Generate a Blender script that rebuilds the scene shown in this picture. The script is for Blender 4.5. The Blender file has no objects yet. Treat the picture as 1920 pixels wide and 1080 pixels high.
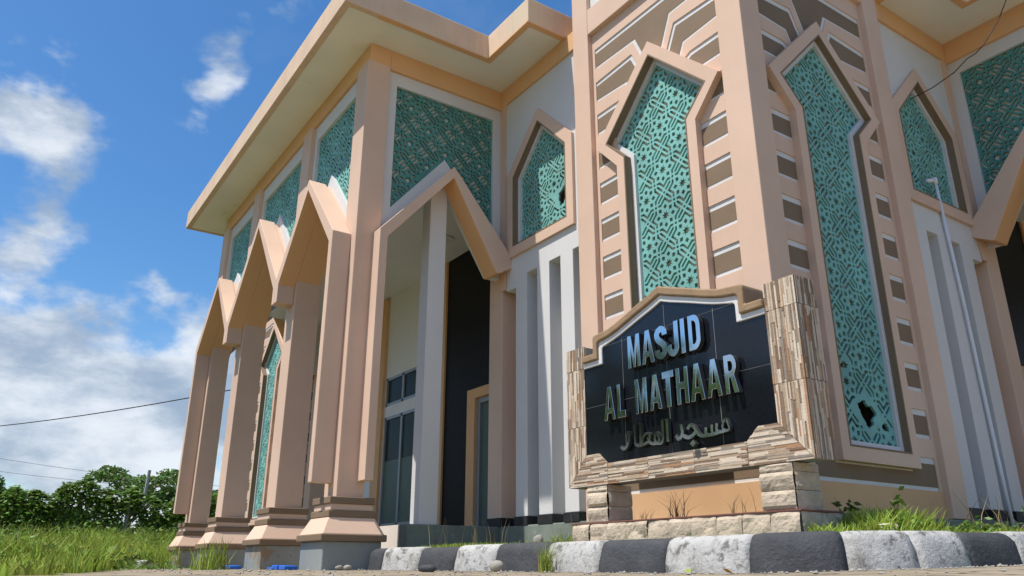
import bpy, bmesh, math, random
import numpy as np
from mathutils import Vector, Matrix
from mathutils.geometry import delaunay_2d_cdt

scene = bpy.context.scene
col = scene.collection
rnd = random.Random(7)

# ------------------------------------------------------------------ camera
cd = bpy.data.cameras.new('camera')
cam = bpy.data.objects.new('camera', cd)
col.objects.link(cam)
cd.sensor_width = 36.0
cd.lens = 36.0 * 1468.53 / 1920.0
cd.clip_start = 0.02
cd.clip_end = 6000.0
CAM = Vector((3.870395, -5.222073, 0.045))
Rm = (Matrix.Rotation(0.977133, 3, 'Z') @ Matrix.Rotation(math.pi / 2 + 0.34165, 3, 'X') @ Matrix.Rotation(0.002146, 3, 'Z'))
cam.matrix_world = Matrix.Translation(CAM) @ Rm.to_4x4()
scene.camera = cam

# ------------------------------------------------------------------ light
SUN_D = Vector((0.17, 1.0, -2.15)).normalized()          # direction the sunlight travels
SUN_EL = math.asin(-SUN_D.z)
SUN_ROT = math.atan2(-SUN_D.x, -SUN_D.y)
sd = bpy.data.lights.new('sun', 'SUN')
sun = bpy.data.objects.new('sun', sd)
col.objects.link(sun)
sd.energy = 3.5
sd.angle = math.radians(0.53)
sd.color = (1.0, 0.955, 0.89)
sun.rotation_euler = SUN_D.to_track_quat('-Z', 'Y').to_euler()
sun.location = (0, -20, 40)

scene.view_settings.view_transform = 'Standard'
scene.view_settings.look = 'None'
scene.view_settings.gamma = 1.0
scene.view_settings.use_curve_mapping = False
scene.view_settings.exposure = 0.72

W = bpy.data.worlds.new('World')
scene.world = W
W.use_nodes = True
nt = W.node_tree
nt.nodes.clear()


def N(t, kind, **kw):
    n = t.nodes.new(kind)
    for k, v in kw.items():
        if k.startswith('i_'):
            key = k[2:]
            key = int(key) if key.isdigit() else key.replace('_', ' ')
            n.inputs[key].default_value = v
        else:
            setattr(n, k, v)
    return n


def mathn(t, op, a, b=None, clamp=False):
    n = t.nodes.new('ShaderNodeMath')
    n.operation = op
    n.use_clamp = clamp
    for i, v in enumerate((a, b)):
        if v is None:
            continue
        if isinstance(v, (int, float)):
            n.inputs[i].default_value = v
        else:
            t.links.new(v, n.inputs[i])
    return n.outputs[0]


def build_world():
    L = nt.links.new
    out = N(nt, 'ShaderNodeOutputWorld')
    sky = N(nt, 'ShaderNodeTexSky', sky_type='NISHITA', sun_disc=False, sun_elevation=SUN_EL, sun_rotation=SUN_ROT,
            altitude=0.0, air_density=1.0, dust_density=0.9, ozone_density=2.2)
    hsv = N(nt, 'ShaderNodeHueSaturation', i_Saturation=1.33, i_Value=0.86)
    L(sky.outputs[0], hsv.inputs['Color'])
    bg = N(nt, 'ShaderNodeBackground', i_Strength=0.117)
    L(hsv.outputs[0], bg.inputs[0])
    tc = N(nt, 'ShaderNodeTexCoord')
    sep = N(nt, 'ShaderNodeSeparateXYZ')
    L(tc.outputs['Generated'], sep.inputs[0])
    z = sep.outputs[2]
    # direction projected onto a cloud layer
    zc = mathn(nt, 'MAXIMUM', z, 0.02)
    den = mathn(nt, 'ADD', zc, 0.16)
    comb = N(nt, 'ShaderNodeCombineXYZ')
    L(mathn(nt, 'DIVIDE', sep.outputs[0], den), comb.inputs[0])
    L(mathn(nt, 'DIVIDE', sep.outputs[1], den), comb.inputs[1])
    comb.inputs[2].default_value = 3.7
    n1 = N(nt, 'ShaderNodeTexNoise', i_Scale=1.55, i_Detail=9.0, i_Roughness=0.56, i_Distortion=0.25)
    L(comb.outputs[0], n1.inputs['Vector'])
    # cumulus near the horizon: noise on the direction itself
    mp = N(nt, 'ShaderNodeMapping')
    mp.inputs['Scale'].default_value = (1.0, 1.0, 1.55)
    mp.inputs['Location'].default_value = (0.35, 0.1, 0.2)
    L(tc.outputs['Generated'], mp.inputs['Vector'])
    n2 = N(nt, 'ShaderNodeTexNoise', i_Scale=5.2, i_Detail=10.0, i_Roughness=0.55, i_Distortion=0.12)
    L(mp.outputs[0], n2.inputs['Vector'])
    # how cloudy, by height in the sky
    cr = N(nt, 'ShaderNodeValToRGB')
    e = cr.color_ramp.elements
    e[0].position = 0.0
    e[0].color = (0.20, 0.20, 0.20, 1)
    e[1].position = 0.5
    e[1].color = (-0.10, 0, 0, 1)
    for p, v in ((0.12, 0.24), (0.20, 0.17), (0.265, 0.03), (0.31, -0.02)):
        q = e.new(p)
        q.color = (max(v, 0) + 0.0, max(v, 0), max(v, 0), 1)
    e[-1].color = (0, 0, 0, 1)
    L(z, cr.inputs[0])

    def blob(d, r0, r1, amp):
        v = N(nt, 'ShaderNodeVectorMath', operation='DISTANCE')
        L(tc.outputs['Generated'], v.inputs[0])
        v.inputs[1].default_value = d
        mr = N(nt, 'ShaderNodeMapRange', interpolation_type='SMOOTHSTEP')
        mr.inputs['From Min'].default_value = r1
        mr.inputs['From Max'].default_value = r0
        mr.inputs['To Min'].default_value = 0.0
        mr.inputs['To Max'].default_value = amp
        L(v.outputs['Value'], mr.inputs['Value'])
        return mr.outputs[0]
    s = mathn(nt, 'ADD', n2.outputs[0], cr.outputs[0])
    for b in (((-0.882, -0.085, 0.460), 0.01, 0.10, 0.20), ((-0.893, -0.005, 0.446), 0.0, 0.065, 0.12),
              ((-0.835, 0.158, 0.525), 0.0, 0.05, 0.125), ((-0.862, 0.145, 0.480), 0.0, 0.06, 0.115),
              ((-0.960, -0.03, 0.270), 0.0, 0.07, 0.03), ((-0.975, 0.02, 0.215), 0.02, 0.15, 0.11)):
        s = mathn(nt, 'ADD', s, blob(*b))
    m = N(nt, 'ShaderNodeMapRange', interpolation_type='SMOOTHSTEP')
    m.inputs['From Min'].default_value = 0.575
    m.inputs['From Max'].default_value = 0.70
    L(s, m.inputs['Value'])
    m2 = N(nt, 'ShaderNodeMapRange', interpolation_type='SMOOTHSTEP')
    m2.inputs['From Min'].default_value = 0.53
    m2.inputs['From Max'].default_value = 0.95
    m2.inputs['To Max'].default_value = 0.50
    L(n1.outputs[0], m2.inputs['Value'])
    mask = mathn(nt, 'MAXIMUM', m.outputs[0], m2.outputs[0], True)
    mask = mathn(nt, 'MULTIPLY', mask, 0.93)
    # cloud tone: bright heads, bluish grey undersides
    mp3 = N(nt, 'ShaderNodeMapping')
    mp3.inputs['Scale'].default_value = (1, 1, 2.2)
    mp3.inputs['Location'].default_value = (2.1, 0.7, 0.45)
    L(tc.outputs['Generated'], mp3.inputs['Vector'])
    n3 = N(nt, 'ShaderNodeTexNoise', i_Scale=6.0, i_Detail=8.0, i_Roughness=0.6)
    L(mp3.outputs[0], n3.inputs['Vector'])
    ton = N(nt, 'ShaderNodeMapRange', interpolation_type='SMOOTHSTEP')
    ton.inputs['From Min'].default_value = 0.36
    ton.inputs['From Max'].default_value = 0.66
    L(n3.outputs[0], ton.inputs['Value'])
    cm = N(nt, 'ShaderNodeMix', data_type='RGBA')
    cm.inputs[6].default_value = (0.215, 0.275, 0.36, 1)
    cm.inputs[7].default_value = (0.52, 0.55, 0.59, 1)
    L(ton.outputs[0], cm.inputs[0])
    bg2 = N(nt, 'ShaderNodeBackground', i_Strength=1.0)
    L(cm.outputs[2], bg2.inputs[0])
    mx = N(nt, 'ShaderNodeMixShader')
    L(mask, mx.inputs[0])
    L(bg.outputs[0], mx.inputs[1])
    L(bg2.outputs[0], mx.inputs[2])
    L(mx.outputs[0], out.inputs[0])


build_world()

# ------------------------------------------------------------------ materials
MATS = {}


def mat(name, c, rough=0.8, var=0.10, vscale=1.2, bump=0.15, bscale=60.0, streak=0.0, streak_c=(0.25, 0.2, 0.15),
        stain=None, spec=0.3, metal=0.0, island=0.0, trans=0.0, big=None):
    """painted or mineral surface: base colour with mottling, optional vertical streaks and patchy stains"""
    m = bpy.data.materials.new(name)
    m.use_nodes = True
    t = m.node_tree
    L = t.links.new
    b = t.nodes['Principled BSDF']
    b.inputs['Roughness'].default_value = rough
    b.inputs['Metallic'].default_value = metal
    b.inputs['Specular IOR Level'].default_value = spec
    tc = N(t, 'ShaderNodeTexCoord')
    src = tc.outputs['Object']
    n = N(t, 'ShaderNodeTexNoise', i_Scale=vscale, i_Detail=6.0, i_Roughness=0.6)
    L(src, n.inputs['Vector'])
    mr = N(t, 'ShaderNodeMapRange')
    mr.inputs['From Min'].default_value = 0.3
    mr.inputs['From Max'].default_value = 0.7
    mr.inputs['To Min'].default_value = 1 - var
    mr.inputs['To Max'].default_value = 1 + var
    L(n.outputs[0], mr.inputs['Value'])
    val = mr.outputs[0]
    if island:
        g = N(t, 'ShaderNodeNewGeometry')
        k = N(t, 'ShaderNodeMapRange')
        k.inputs['To Min'].default_value = 1 - island
        k.inputs['To Max'].default_value = 1 + island
        L(g.outputs['Random Per Island'], k.inputs['Value'])
        val = mathn(t, 'MULTIPLY', val, k.outputs[0])
    hsv = N(t, 'ShaderNodeHueSaturation')
    hsv.inputs['Color'].default_value = (*c, 1)
    L(val, hsv.inputs['Value'])
    if island:
        kk = N(t, 'ShaderNodeMapRange')
        kk.inputs['To Min'].default_value = 0.5 - 0.06 * min(1, island * 1.5)
        kk.inputs['To Max'].default_value = 0.5 + 0.025 * min(1, island * 1.5)
        L(g.outputs['Random Per Island'], kk.inputs['Value'])
        L(kk.outputs[0], hsv.inputs['Hue'])
    colr = hsv.outputs[0]
    if big:                                       # a second colour in large soft patches
        nb = N(t, 'ShaderNodeTexNoise', i_Scale=big[1], i_Detail=5.0, i_Roughness=0.55)
        L(src, nb.inputs['Vector'])
        r = N(t, 'ShaderNodeMapRange', interpolation_type='SMOOTHSTEP')
        r.inputs['From Min'].default_value = big[2]
        r.inputs['From Max'].default_value = big[2] + big[3]
        r.inputs['To Max'].default_value = big[4]
        L(nb.outputs[0], r.inputs['Value'])
        mx = N(t, 'ShaderNodeMix', data_type='RGBA')
        mx.inputs[7].default_value = (*big[0], 1)
        L(r.outputs[0], mx.inputs[0])
        L(colr, mx.inputs[6])
        colr = mx.outputs[2]
    if streak:
        mp = N(t, 'ShaderNodeMapping')
        mp.inputs['Scale'].default_value = (9, 9, 0.35)
        L(src, mp.inputs['Vector'])
        ns = N(t, 'ShaderNodeTexNoise', i_Scale=2.0, i_Detail=5.0, i_Roughness=0.65)
        L(mp.outputs[0], ns.inputs['Vector'])
        r = N(t, 'ShaderNodeMapRange', interpolation_type='SMOOTHSTEP')
        r.inputs['From Min'].default_value = 0.52
        r.inputs['From Max'].default_value = 0.80
        r.inputs['To Max'].default_value = streak
        L(ns.outputs[0], r.inputs['Value'])
        mx = N(t, 'ShaderNodeMix', data_type='RGBA')
        mx.inputs[7].default_value = (*streak_c, 1)
        L(r.outputs[0], mx.inputs[0])
        L(colr, mx.inputs[6])
        colr = mx.outputs[2]
    if stain:                                     # (colour, scale, threshold, width, amount)
        nb = N(t, 'ShaderNodeTexNoise', i_Scale=stain[1], i_Detail=9.0, i_Roughness=0.7)
        L(src, nb.inputs['Vector'])
        r = N(t, 'ShaderNodeMapRange', interpolation_type='SMOOTHSTEP')
        r.inputs['From Min'].default_value = stain[2]
        r.inputs['From Max'].default_value = stain[2] + stain[3]
        r.inputs['To Max'].default_value = stain[4]
        L(nb.outputs[0], r.inputs['Value'])
        mx = N(t, 'ShaderNodeMix', data_type='RGBA')
        mx.inputs[7].default_value = (*stain[0], 1)
        L(r.outputs[0], mx.inputs[0])
        L(colr, mx.inputs[6])
        colr = mx.outputs[2]
    L(colr, b.inputs['Base Color'])
    if bump:
        nb = N(t, 'ShaderNodeTexNoise', i_Scale=bscale, i_Detail=5.0, i_Roughness=0.65)
        L(src, nb.inputs['Vector'])
        bp = N(t, 'ShaderNodeBump', i_Strength=bump, i_Distance=0.01)
        L(nb.outputs[0], bp.inputs['Height'])
        L(bp.outputs[0], b.inputs['Normal'])
    if trans:
        tr = N(t, 'ShaderNodeBsdfTranslucent')
        L(colr, tr.inputs['Color'])
        ms = N(t, 'ShaderNodeMixShader', i_0=trans)
        L(b.outputs[0], ms.inputs[1])
        L(tr.outputs[0], ms.inputs[2])
        L(ms.outputs[0], t.nodes['Material Output'].inputs[0])
    MATS[name] = m
    return m


PEACH = mat('peach_paint', (0.655, 0.458, 0.338), 0.75, 0.07, 0.9, 0.12, 35, streak=0.17, streak_c=(0.55, 0.35, 0.22),
            stain=((0.45, 0.30, 0.18), 2.2, 0.61, 0.2, 0.42), big=((0.70, 0.53, 0.415), 0.55, 0.46, 0.22, 0.45))
ORANGE = mat('orange_paint_and_bounce', (0.72, 0.42, 0.21), 0.75, 0.06, 0.9, 0.12, 35, streak=0.12, streak_c=(0.45, 0.25, 0.12))  # orange paint; on arch undersides the colour also carries warm bounce light
FASCIA = mat('weathered_fascia', (0.66, 0.48, 0.34), 0.85, 0.10, 1.6, 0.25, 30, streak=0.35, streak_c=(0.30, 0.24, 0.17),
             stain=((0.10, 0.08, 0.06), 7, 0.68, 0.10, 0.8), big=((0.62, 0.52, 0.36), 0.7, 0.5, 0.15, 0.6))
SOFFIT = mat('soffit_paint', (0.80, 0.775, 0.69), 0.85, 0.06, 1.0, 0.1, 20, stain=((0.38, 0.30, 0.18), 1.6, 0.58, 0.25, 0.4))
WHITE = mat('white_paint', (0.635, 0.625, 0.61), 0.7, 0.04, 1.0, 0.1, 40, streak=0.10, streak_c=(0.5, 0.5, 0.46))
CREAM = mat('cream_paint', (0.72, 0.64, 0.55), 0.75, 0.05, 1.0, 0.1, 40, streak=0.1)
BROWN = mat('brown_paint', (0.215, 0.150, 0.095), 0.75, 0.07, 2.0, 0.2, 45)
TRIM = mat('white_trim_paint', (0.66, 0.65, 0.63), 0.75, 0.06, 4.0, 0.25, 45, stain=((0.30, 0.24, 0.16), 14, 0.66, 0.12, 0.6))
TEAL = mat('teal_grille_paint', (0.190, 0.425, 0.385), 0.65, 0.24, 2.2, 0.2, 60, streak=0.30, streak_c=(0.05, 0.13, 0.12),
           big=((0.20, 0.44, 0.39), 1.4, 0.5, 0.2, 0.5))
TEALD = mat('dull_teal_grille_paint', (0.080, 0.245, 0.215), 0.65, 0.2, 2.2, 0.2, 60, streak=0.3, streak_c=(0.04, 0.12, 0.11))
INNER = mat('inner_plaster', (0.50, 0.43, 0.34), 0.9, 0.08, 1.2, 0.1, 30)
CEIL = mat('ceiling_paint', (0.72, 0.72, 0.74), 0.35, 0.03, 1.0, 0.03, 20, spec=0.4)
WALLIN = mat('porch_wall_paint', (0.74, 0.73, 0.71), 0.7, 0.04, 1.0, 0.08, 30)
BLACK = mat('black_granite', (0.008, 0.009, 0.012), 0.10, 0.3, 40, 0.0, spec=0.5)
BLACKW = mat('black_wall_stone', (0.010, 0.0095, 0.009), 0.45, 0.3, 20, 0.05, 20, spec=0.12)
GROUT = mat('grey_grout', (0.42, 0.40, 0.36), 0.9, 0.1, 20, 0.1)
SKIRT = mat('black_skirting', (0.025, 0.026, 0.028), 0.5, 0.25, 10, 0.1, 30, stain=((0.6, 0.6, 0.58), 18, 0.74, 0.04, 0.7))
GREYC = mat('grey_green_cement', (0.26, 0.285, 0.275), 0.85, 0.12, 1.8, 0.3, 25, stain=((0.10, 0.11, 0.11), 4, 0.56, 0.2, 0.5),
            big=((0.27, 0.19, 0.12), 2.1, 0.61, 0.03, 0.9))
PLINTH = mat('mossy_cement', (0.17, 0.20, 0.17), 0.85, 0.25, 2.2, 0.3, 25, stain=((0.40, 0.43, 0.38), 5, 0.56, 0.15, 0.6), streak=0.3,
             streak_c=(0.05, 0.06, 0.05))
KW = mat('kerb_white_paint', (0.43, 0.425, 0.405), 0.85, 0.12, 10, 1.0, 40, streak=0.5, streak_c=(0.15, 0.14, 0.125), stain=((0.085, 0.080, 0.072), 14, 0.505, 0.14, 0.80),
         big=((0.25, 0.235, 0.20), 3.2, 0.50, 0.16, 0.65))
KD = mat('kerb_grey_paint', (0.055, 0.058, 0.063), 0.75, 0.20, 9, 1.0, 40, stain=((0.19, 0.19, 0.18), 9, 0.63, 0.14, 0.5))
STONE = mat('split_limestone', (0.50, 0.415, 0.31), 0.9, 0.18, 9, 0.9, 55, stain=((0.26, 0.175, 0.10), 11, 0.56, 0.16, 0.65))
REDCAP = mat('red_brown_cap', (0.17, 0.075, 0.055), 0.7, 0.25, 6, 0.2, 30, stain=((0.4, 0.34, 0.28), 10, 0.6, 0.15, 0.6))
ST = [mat('strip_cream', (0.56, 0.46, 0.345), 0.85, 0.10, 18, 0.5, 90), mat('strip_tan', (0.42, 0.315, 0.215), 0.85, 0.12, 18, 0.5, 90),
      mat('strip_brown', (0.235, 0.160, 0.105), 0.85, 0.14, 18, 0.5, 90), mat('strip_rust', (0.40, 0.225, 0.125), 0.85, 0.12, 18, 0.5, 90),
      mat('strip_grey', (0.27, 0.225, 0.18), 0.85, 0.12, 18, 0.5, 90), mat('strip_pale', (0.64, 0.54, 0.42), 0.85, 0.10, 18, 0.5, 90)]
CROWN = mat('crown_brown_paint', (0.30, 0.20, 0.115), 0.75, 0.12, 8, 0.3, 40, stain=((0.42, 0.30, 0.18), 12, 0.58, 0.15, 0.5))
CHROME = mat('polished_steel', (0.76, 0.755, 0.74), 0.07, 0.02, 10, 0.02, 8, metal=1.0)
CHROMES = mat('dull_steel_side', (0.11, 0.115, 0.12), 0.35, 0.1, 10, 0.0, metal=0.7)
ALU = mat('aluminium_frame', (0.30, 0.33, 0.35), 0.4, 0.05, 5, 0.0, metal=0.3)
GLASS = mat('dark_window_glass', (0.028, 0.038, 0.033), 0.15, 0.1, 3, 0.0, spec=0.05)
FROST = mat('frosted_glass', (0.105, 0.145, 0.118), 0.35, 0.05, 3, 0.0, spec=0.12)
PAVE = mat('worn_paving', (0.275, 0.225, 0.155), 0.95, 0.18, 3.0, 0.6, 25, stain=((0.10, 0.085, 0.06), 3.5, 0.55, 0.2, 0.7))
SOIL = mat('field_soil', (0.20, 0.165, 0.09), 0.95, 0.25, 1.0, 0.5, 12, big=((0.10, 0.14, 0.035), 0.5, 0.42, 0.2, 0.9))
PIPE = mat('white_pvc', (0.72, 0.75, 0.78), 0.4, 0.05, 3, 0.0)
CABLE = mat('black_cable', (0.02, 0.02, 0.02), 0.6, 0.05, 3, 0.0)
GRASS = mat('grass_blades', (0.265, 0.365, 0.055), 0.55, 0.25, 0.7, 0.0, island=0.45, trans=0.35, spec=0.3)
DRYG = mat('dry_grass', (0.34, 0.27, 0.12), 0.8, 0.15, 3, 0.0, island=0.3, trans=0.2)
LEAF = mat('tree_leaves', (0.110, 0.205, 0.040), 0.5, 0.25, 0.5, 0.0, island=0.5, trans=0.3, spec=0.4)
LEAFD = mat('dark_leaves', (0.085, 0.165, 0.035), 0.5, 0.25, 0.5, 0.0, island=0.5, trans=0.25, spec=0.4)
VINE = mat('vine_leaves', (0.125, 0.225, 0.036), 0.5, 0.3, 0.35, 0.0, island=0.5, trans=0.3, spec=0.4)
BARK = mat('bark', (0.12, 0.09, 0.06), 0.9, 0.2, 6, 0.5, 20)
POSTM = mat('concrete_post', (0.36, 0.35, 0.32), 0.9, 0.15, 5, 0.3, 30)
WIRE = mat('fence_wire', (0.22, 0.22, 0.21), 0.6, 0.1, 5, 0.0)
ROCK = mat('grey_rock', (0.30, 0.28, 0.24), 0.9, 0.2, 12, 0.5, 40)
BLUE = mat('blue_plastic', (0.03, 0.14, 0.55), 0.4, 0.1, 5, 0.1)
PETAL = mat('pale_petal', (0.72, 0.68, 0.48), 0.6, 0.1, 8, 0.0, trans=0.2)
YLEAF = mat('yellow_leaf', (0.50, 0.27, 0.05), 0.6, 0.15, 8, 0.0)
HILL = mat('far_forest', (0.028, 0.050, 0.050), 0.95, 0.2, 0.01, 0.0)
BASEP = mat('orange_base_paint', (0.66, 0.40, 0.215), 0.75, 0.08, 1.2, 0.12, 35, streak=0.2, streak_c=(0.50, 0.36, 0.24))
BACKW = mat('added_pale_backing', (0.78, 0.72, 0.64), 0.9, 0.05, 1.5, 0.1, 20)  # for the added sheet that brightens the near end grille holes
BACK = mat('grille_backing', (0.60, 0.49, 0.37), 0.9, 0.15, 1.5, 0.1, 20)
ROOF = mat('roof_concrete', (0.35, 0.33, 0.30), 0.9, 0.15, 0.6, 0.2, 10)


def add_cracks(m, scale, width, c):
    """dark joints and cracks between irregular slabs"""
    t = m.node_tree
    b = t.nodes['Principled BSDF']
    old = b.inputs['Base Color'].links[0].from_socket
    tc = N(t, 'ShaderNodeTexCoord')
    nz = N(t, 'ShaderNodeTexNoise', i_Scale=3.0, i_Detail=4.0)
    t.links.new(tc.outputs['Object'], nz.inputs['Vector'])
    vm = N(t, 'ShaderNodeVectorMath', operation='MULTIPLY_ADD')
    t.links.new(nz.outputs['Color'], vm.inputs[0])
    vm.inputs[1].default_value = (0.22, 0.22, 0.0)
    t.links.new(tc.outputs['Object'], vm.inputs[2])
    v = N(t, 'ShaderNodeTexVoronoi', feature='DISTANCE_TO_EDGE', i_Scale=scale)
    t.links.new(vm.outputs[0], v.inputs['Vector'])
    r = N(t, 'ShaderNodeMapRange', interpolation_type='SMOOTHSTEP')
    r.inputs['From Min'].default_value = width
    r.inputs['From Max'].default_value = width * 0.25
    t.links.new(v.outputs['Distance'], r.inputs['Value'])
    mx = N(t, 'ShaderNodeMix', data_type='RGBA')
    mx.inputs[7].default_value = (*c, 1)
    t.links.new(r.outputs[0], mx.inputs[0])
    t.links.new(old, mx.inputs[6])
    t.links.new(mx.outputs[2], b.inputs['Base Color'])


add_cracks(PAVE, 1.7, 0.035, (0.055, 0.045, 0.03))


# ------------------------------------------------------------------ mesh helpers
def ident(p):
    return p


XF = [ident]                                              # current placement of a builder (plain or mirrored)


def mirror(p):
    return (-p[1], -p[0], p[2])


class MB:
    def __init__(self):
        self.v, self.f, self.m = [], [], []

    def face(self, pts, mi=0):
        s = len(self.v)
        self.v += [tuple(p) for p in pts]
        self.f.append(tuple(range(s, s + len(pts))))
        self.m.append(mi)

    def box(self, x0, x1, y0, y1, z0, z1, mi=0):
        s = len(self.v)
        self.v += [(x, y, z) for z in (z0, z1) for y in (y0, y1) for x in (x0, x1)]
        for q in ((0, 1, 3, 2), (4, 6, 7, 5), (0, 4, 5, 1), (2, 3, 7, 6), (0, 2, 6, 4), (1, 5, 7, 3)):
            self.f.append(tuple(s + i for i in q))
            self.m.append(mi)
        return self

    def frustum(self, cx, cy, h0, h1, z0, z1, mi=0):
        s = len(self.v)
        self.v += [(cx + sx * h, cy + sy * h, z) for z, h in ((z0, h0), (z1, h1)) for sy in (-1, 1) for sx in (-1, 1)]
        for q in ((0, 1, 3, 2), (4, 6, 7, 5), (0, 4, 5, 1), (2, 3, 7, 6), (0, 2, 6, 4), (1, 5, 7, 3)):
            self.f.append(tuple(s + i for i in q))
            self.m.append(mi)
        return self

    def prism(self, P, poly, c0, c1, mi=0, side=None):
        """polygon (a,b) on plane P extruded along the plane's normal from c0 to c1"""
        n = len(poly)
        s = len(self.v)
        self.v += [P(a, b, c0) for a, b in poly] + [P(a, b, c1) for a, b in poly]
        self.f.append(tuple(range(s, s + n)))
        self.m.append(mi)
        self.f.append(tuple(range(s + 2 * n - 1, s + n - 1, -1)))
        self.m.append(mi)
        for i in range(n):
            j = (i + 1) % n
            self.f.append((s + i, s + n + i, s + n + j, s + j))
            self.m.append(mi if side is None else (side.get(i, mi) if isinstance(side, dict) else side))
        return self

    def holes(self, P, outer, hs, c0, c1, mi=0, side=None):
        """polygon with holes extruded from c0 to c1"""
        loops = [outer] + hs
        v2, fs = [], []
        for lp in loops:
            if area(lp) < 0:
                lp = lp[::-1]
            fs.append(list(range(len(v2), len(v2) + len(lp))))
            v2 += [Vector(p) for p in lp]
        vo, eo, fo, _, _, _ = delaunay_2d_cdt(v2, [], fs, 2, 1e-6)
        s = len(self.v)
        n = len(vo)
        self.v += [P(p.x, p.y, c0) for p in vo] + [P(p.x, p.y, c1) for p in vo]
        cnt = {}
        for f in fo:
            self.f.append(tuple(s + i for i in f))
            self.m.append(mi)
            self.f.append(tuple(s + n + i for i in reversed(f)))
            self.m.append(mi)
            for i in range(len(f)):
                a, b = f[i], f[(i + 1) % len(f)]
                if (b, a) in cnt:
                    del cnt[(b, a)]
                else:
                    cnt[(a, b)] = 1
        for a, b in cnt:
            self.f.append((s + a, s + n + a, s + n + b, s + b))
            self.m.append(mi if side is None else side)
        return self

    def tube(self, pts, r, k=8, mi=0, cap=True):
        pts = [Vector(p) for p in pts]
        rs = r if isinstance(r, (list, tuple)) else [r] * len(pts)
        s = len(self.v)
        for i, p in enumerate(pts):
            d = (pts[min(i + 1, len(pts) - 1)] - pts[max(i - 1, 0)]).normalized()
            a = d.cross(Vector((0.13, 0.21, 0.97)))
            if a.length < 0.05:
                a = d.cross(Vector((1, 0, 0)))
            a.normalize()
            b = d.cross(a)
            for j in range(k):
                t = 2 * math.pi * j / k
                self.v.append(tuple(p + (a * math.cos(t) + b * math.sin(t)) * rs[i]))
        for i in range(len(pts) - 1):
            for j in range(k):
                j2 = (j + 1) % k
                self.f.append((s + i * k + j, s + i * k + j2, s + (i + 1) * k + j2, s + (i + 1) * k + j))
                self.m.append(mi)
        if cap:
            self.f.append(tuple(s + j for j in range(k)))
            self.f.append(tuple(s + (len(pts) - 1) * k + j for j in reversed(range(k))))
            self.m += [mi, mi]
        return self

    def build(self, name, mats, parent=None, bevel=0.0, smooth=False, fix=True):
        me = bpy.data.meshes.new(name)
        me.from_pydata([XF[0](v) for v in self.v], [], self.f)
        for m in (mats if isinstance(mats, (list, tuple)) else [mats]):
            me.materials.append(m)
        me.polygons.foreach_set('material_index', self.m)
        if fix:
            bm = bmesh.new()
            bm.from_mesh(me)
            bmesh.ops.recalc_face_normals(bm, faces=bm.faces)
            bm.to_mesh(me)
            bm.free()
        if smooth:
            me.polygons.foreach_set('use_smooth', [True] * len(me.polygons))
        me.update()
        o = bpy.data.objects.new(name, me)
        col.objects.link(o)
        if parent:
            o.parent = parent
        if bevel:
            b = o.modifiers.new('edge', 'BEVEL')
            b.width = bevel
            b.segments = 2
            b.limit_method = 'ANGLE'
            b.angle_limit = math.radians(40)
        return o


def empty(name, loc=(0, 0, 0)):
    o = bpy.data.objects.new(name, None)
    o.location = loc
    col.objects.link(o)
    return o


def tag(o, label, cat, group=None):
    o['label'] = label
    o['category'] = cat
    if group:
        o['group'] = group
    return o


def structure(o):
    o['kind'] = 'structure'
    return o


def stuff(o):
    o['kind'] = 'stuff'
    return o


def copy_tree(o, parent=None, loc=None):
    c = o.copy()
    col.objects.link(c)
    c.parent = parent
    if loc is not None:
        c.location = loc
    for ch in o.children:
        copy_tree(ch, c)
    return c


def plane(O, u, n):
    O, u, n = Vector(O), Vector(u), Vector(n)
    return lambda a, b, c: (O.x + u.x * a + n.x * c, O.y + u.y * a + n.y * c, O.z + b)


def area(p):
    return 0.5 * sum(p[i][0] * p[(i + 1) % len(p)][1] - p[(i + 1) % len(p)][0] * p[i][1] for i in range(len(p)))


def offset(poly, d):
    """shrink a polygon by d (negative grows it), mitred"""
    if area(poly) < 0:
        poly = poly[::-1]
    n = len(poly)
    out = []
    for i in range(n):
        p0, p1, p2 = Vector(poly[i - 1]), Vector(poly[i]), Vector(poly[(i + 1) % n])
        e1, e2 = (p1 - p0).normalized(), (p2 - p1).normalized()
        n1, n2 = Vector((-e1.y, e1.x)), Vector((-e2.y, e2.x))
        b = (n1 + n2)
        b = b / max(0.25, b.dot(n1))
        out.append(tuple(p1 + b * d))
    return out


def inside(p, poly):
    x, y = p
    r = False
    for i in range(len(poly)):
        x1, y1 = poly[i]
        x2, y2 = poly[i - 1]
        if (y1 > y) != (y2 > y) and x < (x2 - x1) * (y - y1) / (y2 - y1) + x1:
            r = not r
    return r


def clip(poly, conv):
    """Sutherland-Hodgman: poly cut to a convex polygon"""
    if area(conv) < 0:
        conv = conv[::-1]
    out = list(poly)
    for i in range(len(conv)):
        ax, ay = conv[i]
        bx, by = conv[(i + 1) % len(conv)]
        src, out = out, []
        if not src:
            return []
        sd_ = lambda p: (bx - ax) * (p[1] - ay) - (by - ay) * (p[0] - ax)
        for j in range(len(src)):
            p, q = src[j - 1], src[j]
            dp, dq = sd_(p), sd_(q)
            if (dp >= 0) != (dq >= 0):
                t = dp / (dp - dq)
                out.append((p[0] + (q[0] - p[0]) * t, p[1] + (q[1] - p[1]) * t))
            if dq >= 0:
                out.append(q)
    res = []
    for p in out:
        if not res or math.hypot(p[0] - res[-1][0], p[1] - res[-1][1]) > 1e-4:
            res.append(p)
    if len(res) > 1 and math.hypot(res[0][0] - res[-1][0], res[0][1] - res[-1][1]) < 1e-4:
        res.pop()
    return res


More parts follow.
